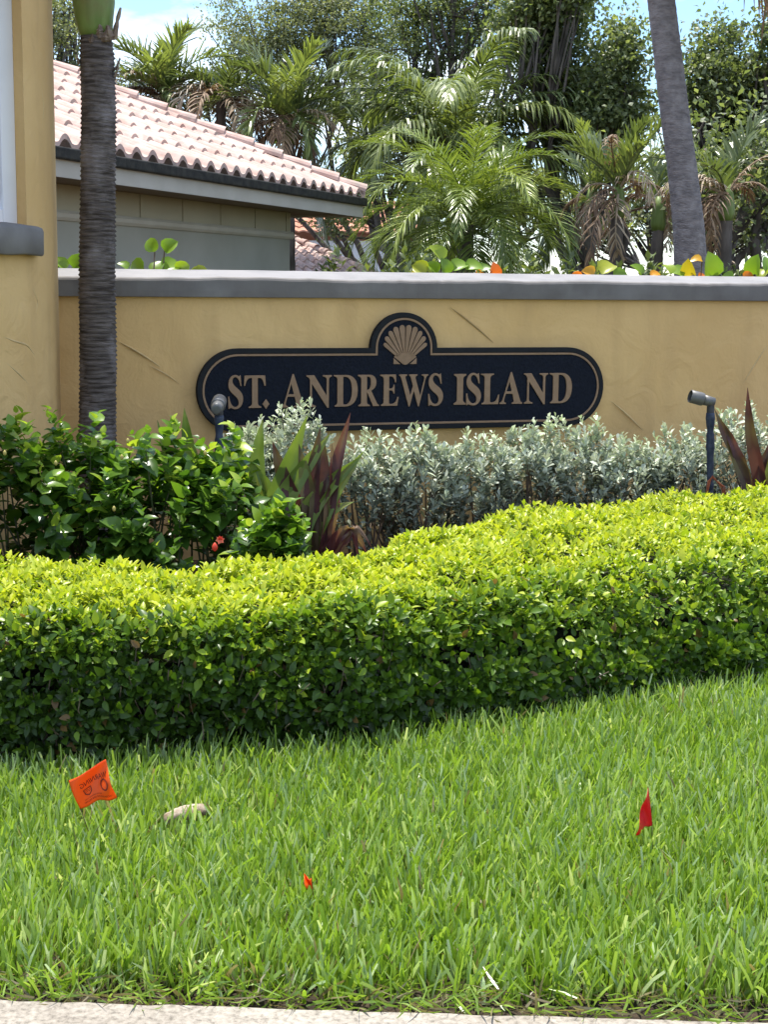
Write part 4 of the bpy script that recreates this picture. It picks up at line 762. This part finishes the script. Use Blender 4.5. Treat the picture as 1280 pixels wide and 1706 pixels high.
# ------------------------------------------------------------------ broadleaf trees
def tree(label, bx, Y, blobs, nclump, nleaf, ls, mat, rng, trunk_r=.25, spread=.55, group='broadleaf trees beyond the wall', name='broadleaf_tree', fork=1.3, lean=0):
    c0 = atY(blobs[0][0], blobs[0][1], Y); b_ = atY(bx, 470, Y); b_[2] = 0; o_ = empty(name, b_, label, 'tree', group)
    B = []; s_ = F/Y
    for (px, py, rpx, rpy) in blobs: B.append((atY(px, py, Y+rng.uniform(-1.2, 1.2)), rpx/s_, rpy/s_))
    wts = np.array([r1_*r2_ for _, r1_, r2_ in B]); wts /= wts.sum(); idx = rng.choice(len(B), nclump, p=wts)
    dirs = nrm(rng.normal(0, 1, (nclump, 3))); rr = rng.random(nclump)**.45
    Cc = np.array([B[i][0] for i in idx])+dirs*rr[:, None]*np.array([[B[i][1], B[i][1]*.8, B[i][2]] for i in idx])
    sz = rng.uniform(.5, 1.3, nclump)*spread
    ii = np.repeat(np.arange(nclump), nleaf); n_ = len(ii)
    pos = Cc[ii]+rng.normal(0, 1, (n_, 3))*np.stack([sz[ii], sz[ii], sz[ii]*.6], 1)*.5
    d = nrm(rng.normal(0, 1, (n_, 3))+np.array([0, 0, .1])); up = nrm(rng.normal(0, .7, (n_, 3))+np.array([0, 0, 1]))
    tn = np.clip(rng.normal(.45, .18, n_)+rng.normal(0, .12, nclump)[ii], 0, 1); L = rng.uniform(.7, 1.3, n_)*ls
    scatter('foliage', LEAF_FAR, pos, d, up, L, L*.6, mat, o_, tn, smooth=False)
    tk = MB(); f0 = b_+np.array([lean*.3, 0, fork]); tt = np.linspace(0, 1, 10)[:, None]
    tk.tube(b_*(1-tt)+f0*tt+np.array([[rng.normal(0, .03), 0, 0] for _ in range(10)])*(tt > .05), np.linspace(trunk_r*1.2, trunk_r*.9, 10), 12)
    hubs = []
    for (c_, r1_, r2_) in B:
        mid = f0*.55+c_*.45+np.array([(c_[0]-f0[0])*.5, 0, -(c_[2]-f0[2])*.12])+rng.normal(0, .7, 3)*np.array([1, 1, .3]); p = (1-tt)**2*f0+2*tt*(1-tt)*mid+tt**2*c_; p[1:-1] += rng.normal(0, .10, (8, 3)); tk.tube(p, np.linspace(trunk_r*.45, trunk_r*.10, 10), 8, False); hubs.append(p)
    for q in rng.choice(nclump, min(nclump, 110), replace=False):
        h = hubs[idx[q]]; s0 = h[rng.integers(5, 10)]; e_ = Cc[q]; mid = (s0+e_)/2+rng.normal(0, .15, 3); t6 = np.linspace(0, 1, 6)[:, None]
        tk.tube((1-t6)**2*s0+2*t6*(1-t6)*mid+t6**2*e_, np.linspace(trunk_r*.16, .012, 6), 5, False)
    tk.build('trunk', M['bark'], o_, True); return o_
rng = np.random.default_rng(61)
tree('thin edge of an oak crown between the turret and the sky at the left', 60, 33, [(70, 60, 60, 90), (108, 30, 28, 60), (225, 135, 30, 22), (130, 120, 40, 30)], 110, 60, .085, M['oak'], rng, .2, .4)
tree('large olive green oak above the tiled roof at the top left of centre', 660, 42, [(450, 60, 110, 80), (400, 130, 70, 70), (540, 40, 90, 70), (520, 140, 90, 60), (620, 60, 80, 80), (340, 160, 50, 40), (560, -50, 120, 60)], 620, 70, .085, M['oak'], rng, .22, .42)
tree('wide dark leafy tree behind the drooping palm plumes at the top centre', 700, 37, [(700, 30, 100, 70), (620, 180, 70, 80), (680, 150, 80, 80), (800, 40, 90, 80), (850, 120, 60, 50), (760, -40, 120, 60)], 320, 85, .085, M['broad'], rng, .3, .42)
tree('round leaved dark tree with open branches left of the tall grey trunk', 990, 27, [(900, 60, 70, 70), (970, 130, 70, 80), (1020, 190, 60, 70), (940, 200, 55, 60), (1040, 90, 40, 60), (890, 10, 90, 50), (1000, 250, 50, 40), (960, -10, 60, 40)], 330, 80, .10, M['broad'], rng, .22, .42, lean=.4)
tree('round leaved dark tree spreading right of the tall grey trunk', 1235, 27, [(1190, 130, 60, 60), (1240, 200, 60, 80), (1290, 150, 60, 80), (1180, 230, 45, 60), (1260, 280, 60, 50), (1200, 70, 35, 40), (1300, 60, 30, 60)], 260, 80, .10, M['broad'], rng, .22, .42, lean=-.5)
tree('green tree filling the gap behind the date palm', 640, 38, [(640, 280, 100, 80), (560, 330, 60, 60), (780, 300, 110, 90), (900, 330, 80, 60)], 260, 55, .12, M['oak'], rng, .25)
tree('low green tree behind the ragged brown palms', 1150, 34, [(1080, 340, 70, 60), (1180, 370, 80, 50), (1260, 370, 60, 50), (990, 380, 50, 50)], 170, 50, .12, M['oak'], rng, .2)
# bare leaning trunks at the far right
for (pts, r_, lab) in [([(1186, 475), (1205, 420), (1235, 370), (1275, 330), (1330, 290)], .11, 'thick dark leaning trunk at the right above the sea grape leaves'), ([(1172, 475), (1172, 420), (1160, 380), (1150, 330), (1165, 270)], .09, 'pale forked trunk just right of the tall grey palm'),
                       ([(1200, 475), (1225, 445), (1262, 400), (1300, 350)], .07, 'slim leaning trunk under the thick dark one'), ([(1262, 475), (1258, 400), (1268, 330), (1262, 260)], .08, 'reddish upright trunk at the right edge')]:
    P = np.array([atY(*q, 21) for q in pts]); b_ = P[0].copy(); b_[2] = 0; o_ = empty('leaning_trunk_tree', b_, lab, 'tree', 'bare trunks at the right'); tt = np.linspace(0, 1, 24); P = np.concatenate([[b_], P])
    c = np.stack([np.interp(tt, np.linspace(0, 1, len(P)), P[:, j]) for j in range(3)], 1); c[1:] += rng.normal(0, .02, (23, 3)); m_ = MB(); m_.tube(c, np.linspace(r_*1.1, r_*.6, 24), 12); m_.build('trunk', M['bark'], o_, True)
    e_ = c[-1]; n_ = 900; pos = e_+rng.normal(0, .45, (n_, 3)); scatter('crown', LEAF_FAR, pos, rng.normal(0, 1, (n_, 3)), nrm(rng.normal(0, .6, (n_, 3))+UPZ), rng.uniform(.08, .14, n_), rng.uniform(.05, .08, n_), M['broad'], o_, rng.random(n_), False)
    for k in range(4): mm_ = MB(); s0 = c[18+k]; mm_.tube([s0, (s0+e_)/2+rng.normal(0, .2, 3), e_+rng.normal(0, .4, 3)], [.03, .02, .01], 6); mm_.build('branch', M['bark'], o_, True)
# understory shrubs behind the wall
for i, (px, Y, wdt, zt, lab) in enumerate([(560, 20, 1.6, 1.9, 'dark shrub behind the low pink roof'), (690, 17, 1.5, 1.85, 'green shrub under the left fronds of the date palm'), (860, 17, 1.5, 1.85, 'green shrub under the right fronds of the date palm'),
                                         (960, 18, 1.4, 1.8, 'green shrub at the foot of the slim palm'), (1060, 17.5, 1.3, 1.85, 'green shrub at the foot of the ragged palms'), (1225, 18, 1.3, 1.75, 'green shrub at the foot of the leaning trunks')]):
    shrub('background_shrub', lab, 'shrub', 'shrubs beyond the wall', px, Y, wdt, zt, 1.2, 160, 8, LEAF_FAR, .13, .45, M['palm'], rng, lambda t, z, r_, n: r_.uniform(.1, .9, n), .04, .4, 1.0, 12)

# ------------------------------------------------------------------ sea grape along the back of the wall
th = np.linspace(0, 2*np.pi, 14, endpoint=False)
DISC = (np.concatenate([[(0, .5, -.05)], np.stack([.5*np.sin(th), .5-.5*np.cos(th), .10*np.abs(np.sin(th))], 1)]), np.zeros((0, 4), int), np.array([(0, 1+(i+1) % 14, 1+i) for i in range(14)]))
RND = leaf_tmpl((.66, .98, .96, .62), .75, .45, (0, .12, .36, .66, .9, 1))
rng = np.random.default_rng(71)
def grape(label, leaves):
    p0 = atY(leaves[0][0], 470, 9.9); p0[2] = 0; o_ = empty('sea_grape', p0, label, 'plant', 'sea grape plants behind the wall'); P = []; D_ = []; U_ = []; S2 = []; Tn = []; st = MB()
    for (px, py, sz, tn, tilt) in leaves:
        x_ = (px-640)/F*9.6; Y = 9.0+math.tan(YAW)*x_+.42; c = atY(px, py+sz*.45, Y); d = nrm(np.array([math.sin(tilt), rng.uniform(-.6, .3), math.cos(tilt)*.8])); P.append(c); D_.append(d); U_.append(nrm(np.array([rng.normal(0, .75), -1.0, rng.uniform(.1, 1.6)]))); S2.append(sz/F*Y*1.05); Tn.append(tn)
        s0 = np.array([p0[0]+rng.normal(0, .05), Y+.05, .0]); tt = np.linspace(0, 1, 6)[:, None]; st.tube(s0*(1-tt)+c*tt+np.array([[0, 0, 0]]), np.linspace(.012, .004, 6), 6, False)
    scatter('foliage', RND, np.array(P), np.array(D_), np.array(U_), np.array(S2), np.array(S2)*1.05, M['grape'], o_, np.array(Tn)); st.build('stems', M['twig'], o_, True); return o_
grape('sea grape with lime leaves beside the ringed palm trunk at the turret', [(108, 440, 24, .45, -.4), (124, 436, 26, .3, .5), (96, 444, 20, .5, -.9), (118, 446, 18, .2, 1.2)])
grape('sea grape with a tall lime shoot right of the ringed palm trunk', [(258, 410, 22, .5, -.3), (274, 408, 24, .45, .7), (240, 438, 30, .4, -1.2), (272, 438, 30, .5, .9), (292, 440, 22, .55, 1.2), (212, 442, 18, .3, -.6), (262, 446, 26, .3, .1)])
grape('single yellow lime sea grape leaf lying on the coping below the sage wall', [(322, 447, 26, .62, 1.4), (338, 449, 22, .6, -1.3)])
grape('sea grape clump with one tall leaf and an orange leaf below the date palm', [(735, 423, 28, .55, -.3), (712, 442, 24, .62, -1), (755, 440, 26, .4, .8), (776, 438, 26, .45, 1.1), (700, 452, 20, .72, -1.2), (742, 446, 24, .3, 0), (796, 446, 22, .15, .8), (728, 446, 22, .5, -.5), (821, 452, 22, .98, .2), (808, 454, 16, .9, -1)])
grape('sea grape with yellow centred leaf left of the ragged palms', [(1003, 444, 30, .62, .6), (990, 450, 20, .82, -.9), (1022, 452, 22, .35, 1.2), (970, 456, 16, .95, -1.2)])
grape('sea grape with orange spotted round leaf in front of the grey palm trunk', [(1180, 444, 36, .42, .1), (1185, 443, 16, .86, .2), (1155, 447, 26, .74, -.6), (1140, 450, 28, .5, -.9), (1118, 448, 22, .55, -.3), (1068, 450, 22, .4, -.4), (1085, 455, 16, .85, .9), (1170, 428, 18, .8, -1.2), (1165, 458, 14, .95, 1)])
grape('sea grape with lime leaves at the right edge of the photo', [(1260, 444, 30, .5, -.3), (1276, 442, 28, .35, .3), (1290, 450, 26, .5, .9), (1238, 456, 16, .93, 1.2), (1222, 458, 18, .4, -1), (1268, 456, 20, .6, .2)])

# ------------------------------------------------------------------ neighbouring house with pink tile roof
def dirs2(Pa, Pb): e = nrm((Pb-Pa)*np.array([1, 1, 0])); return e, np.array([-e[1], e[0], 0])
def tile_roof(parent, Ea, Eb, slope, hip_px, mat, roll=.34, course=.40, ext=3.0, hname='hip_tiles', hh=.05):
    """eave Ea->Eb (Eb the far hip corner), rising inwards"""
    e, n = dirs2(Ea, Eb); pn_ = nrm(np.cross(e, n+UPZ*slope)); q = onplane(*hip_px, Eb, pn_); rel = q-Eb; a_q = rel@e; b_q = rel@n; L = np.linalg.norm((Eb-Ea)[:2])+ext; kq = a_q/b_q
    hip_d = nrm(q-Eb); m_ = MB(); nr = int(b_q*1.6/course)+2; na = int(L/roll*14); av = np.linspace(-L, 0.12, na)
    ph = (av/roll) % 1.0; pr = np.where(ph < .62, np.sin(ph/.62*math.pi)**.8*hh*1.2, -.012*np.sin((ph-.62)/.38*math.pi))
    off_r = rng.normal(0, .004, (nr, 1))
    for r_ in range(nr):
        rows = []
        for (bv, lift) in ((r_*course-.03, .0), (r_*course-.03, .05), ((r_+1)*course, .012)):
            lim = kq*max(bv, 0)+.04; a = np.minimum(av, lim); tones = None
            rows.append(Eb+e*a[:, None]+n*bv+UPZ*(bv*slope+lift+pr+off_r[r_])[:, None]*1.0)
        m_.grid(np.array(rows), 3, na)
    # rear slope closing the roof
    top = q+hip_d*3; m_.add([Eb, top, top+n*4-UPZ*1.5, Eb+n*6.0], [(0, 1, 2, 3)])
    ro = m_.build('roof', mat, parent, False); Lh = np.linalg.norm(q-Eb)+3.0; k = int(Lh/.42); hm = MB(); sidev = nrm(np.cross(hip_d, UPZ)); upv = np.cross(sidev, hip_d)
    for i in range(k):
        ang = np.linspace(-.1, math.pi+.1, 9)
        rows = [[Eb+hip_d*(i*.42+dx)+sidev*math.cos(a)*r1+upv*(math.sin(a)*r1*.8+.05+li) for a in ang] for dx, r1, li in ((0, .09, .03), (0, .135, .035), (.45, .115, .0))]
        hm.grid(np.array(rows), 3, 9)
    hm.build(hname, mat, ro, False); return ro, e, n, q
rng = np.random.default_rng(81)
Ea = atY(97, 262, 14.0); Eb = atY(604, 345, 21.7); zt_ = (Ea[2]+Eb[2])/2; Ea[2] = zt_; Eb[2] = zt_
house = empty('neighbour_house', (Eb[0]-3, Eb[1], 0), 'sage green house with a pink barrel tile hip roof behind the wall at the left', 'house')
TE = UPZ*.115
ro, e, n, q = tile_roof(house, Ea+TE, Eb+TE, .42, (92, 122), M['tile'], course=.56, hh=.062)
Lh = np.linalg.norm((Eb-Ea)[:2])+3.0
def hb(name, a0, a1, b0, b1, zl, zh, mat, bev=0, parent=None):
    c = Eb*np.array([1, 1, 0])+e*(a0+a1)/2+n*(b0+b1)/2+UPZ*(zl+zh)/2; m_ = MB(); m_.box(c, e, n, UPZ, (a1-a0)/2, (b1-b0)/2, (zh-zl)/2); o_ = m_.build(name, mat, parent or house)
    if bev: bevel(o_, bev)
    return o_
zb = zt_-.16
hb('gutter', -Lh, .06, -.06, .0, zt_-.005, zt_+.105, M['darkmetal'], .015)
hb('fascia_board', -Lh, .0, .0, .03, zb, zt_+.0, M['fascia'])
hb('fascia_end', .002, .03, -.0, 5.0, zb, zt_+.08, M['fascia'])
hb('soffit', -Lh, 0, .032, .80, zb+.03, zb+.05, M['soffit']); hb('soffit_far', -.80, 0, .802, 5.0, zb+.03, zb+.05, M['soffit'])
hb('house_wall', -Lh, -.78, .78, 5.0, 0, 2.24, M['housewall'])
zl = 2.30
ld = MB(); prof = [(0, 0), (.03, .0), (.055, .03), (.055, .07), (.03, .10), (0, .10)]
c0 = Eb*np.array([1, 1, 0])
G = np.array([[c0+e*a+n*(.78-o_)+UPZ*(2.215+z) for (o_, z) in prof] for a in (-Lh, -.73)]); ld.grid(G, 2, 6); ld.add(G[1], P=[list(range(6))]); ld.build('ledge_moulding', M['ledge'], house, False)
hb('frieze', -Lh, -.78, .80, 5.0, 2.24, zb+.04, M['darkmetal'])
k = 0; a = -.78
while a > -Lh:
    wdt = .18 if k == 0 else 1.05; hb('wall_panel', a-wdt+.03, a, .765, .80, 2.315, zb+.028, M['panelwall']); a -= wdt; k += 1
# low wing roof further back
low = empty('low_wing_house', (0, 40, 0), 'lower pink tile roof showing behind the corner of the sage house', 'house')
La = atY(380, 500, 38.0); Lb = atY(655, 478, 40); zq = 1.62; La[2] = zq; Lb[2] = zq
tile_roof(low, La, Lb, .34, (484, 400), M['tile'], roll=.26, course=.55, ext=0, hh=.06)
mw = MB(); mw.add([La-UPZ*1.6, Lb-UPZ*1.6, Lb-UPZ*.02, La-UPZ*.02], [(0, 1, 2, 3)]); mw.build('wall', M['housewall'], low)
# far house with red roof
far = empty('far_house', (-1.2, 57, 0), 'distant white house with an orange red tile roof glimpsed under the eave', 'house')
mw = MB(); A1 = atY(470, 400, 55); B1 = atY(700, 400, 55); zr = A1[2]; mw.box([(A1[0]+B1[0])/2, 57, zr/2], [1, 0, 0], [0, 1, 0], UPZ, (B1[0]-A1[0])/2, 1.6, zr/2); mw.build('wall', M['white'], far)
m_ = MB(); na = 160; av = np.linspace(A1[0]-.3, B1[0]+.3, na); pr = .05*np.abs(np.sin(av*9)); rows = []
for r_ in range(7):
    for (bv, li) in ((r_*.36, 0), (r_*.36, .05), ((r_+1)*.36, .0)): rows.append(np.stack([av, np.full(na, 55+bv), zr+.25+bv*.5+li+pr], 1))
m_.grid(np.array(rows), len(rows), na); m_.add([(A1[0]-.3, 57.5, zr+1.2), (B1[0]+.3, 57.5, zr+1.2), (B1[0]+.3, 60, zr-.1), (A1[0]-.3, 60, zr-.1)], [(0, 1, 2, 3)]); m_.build('roof', M['redtile'], far)
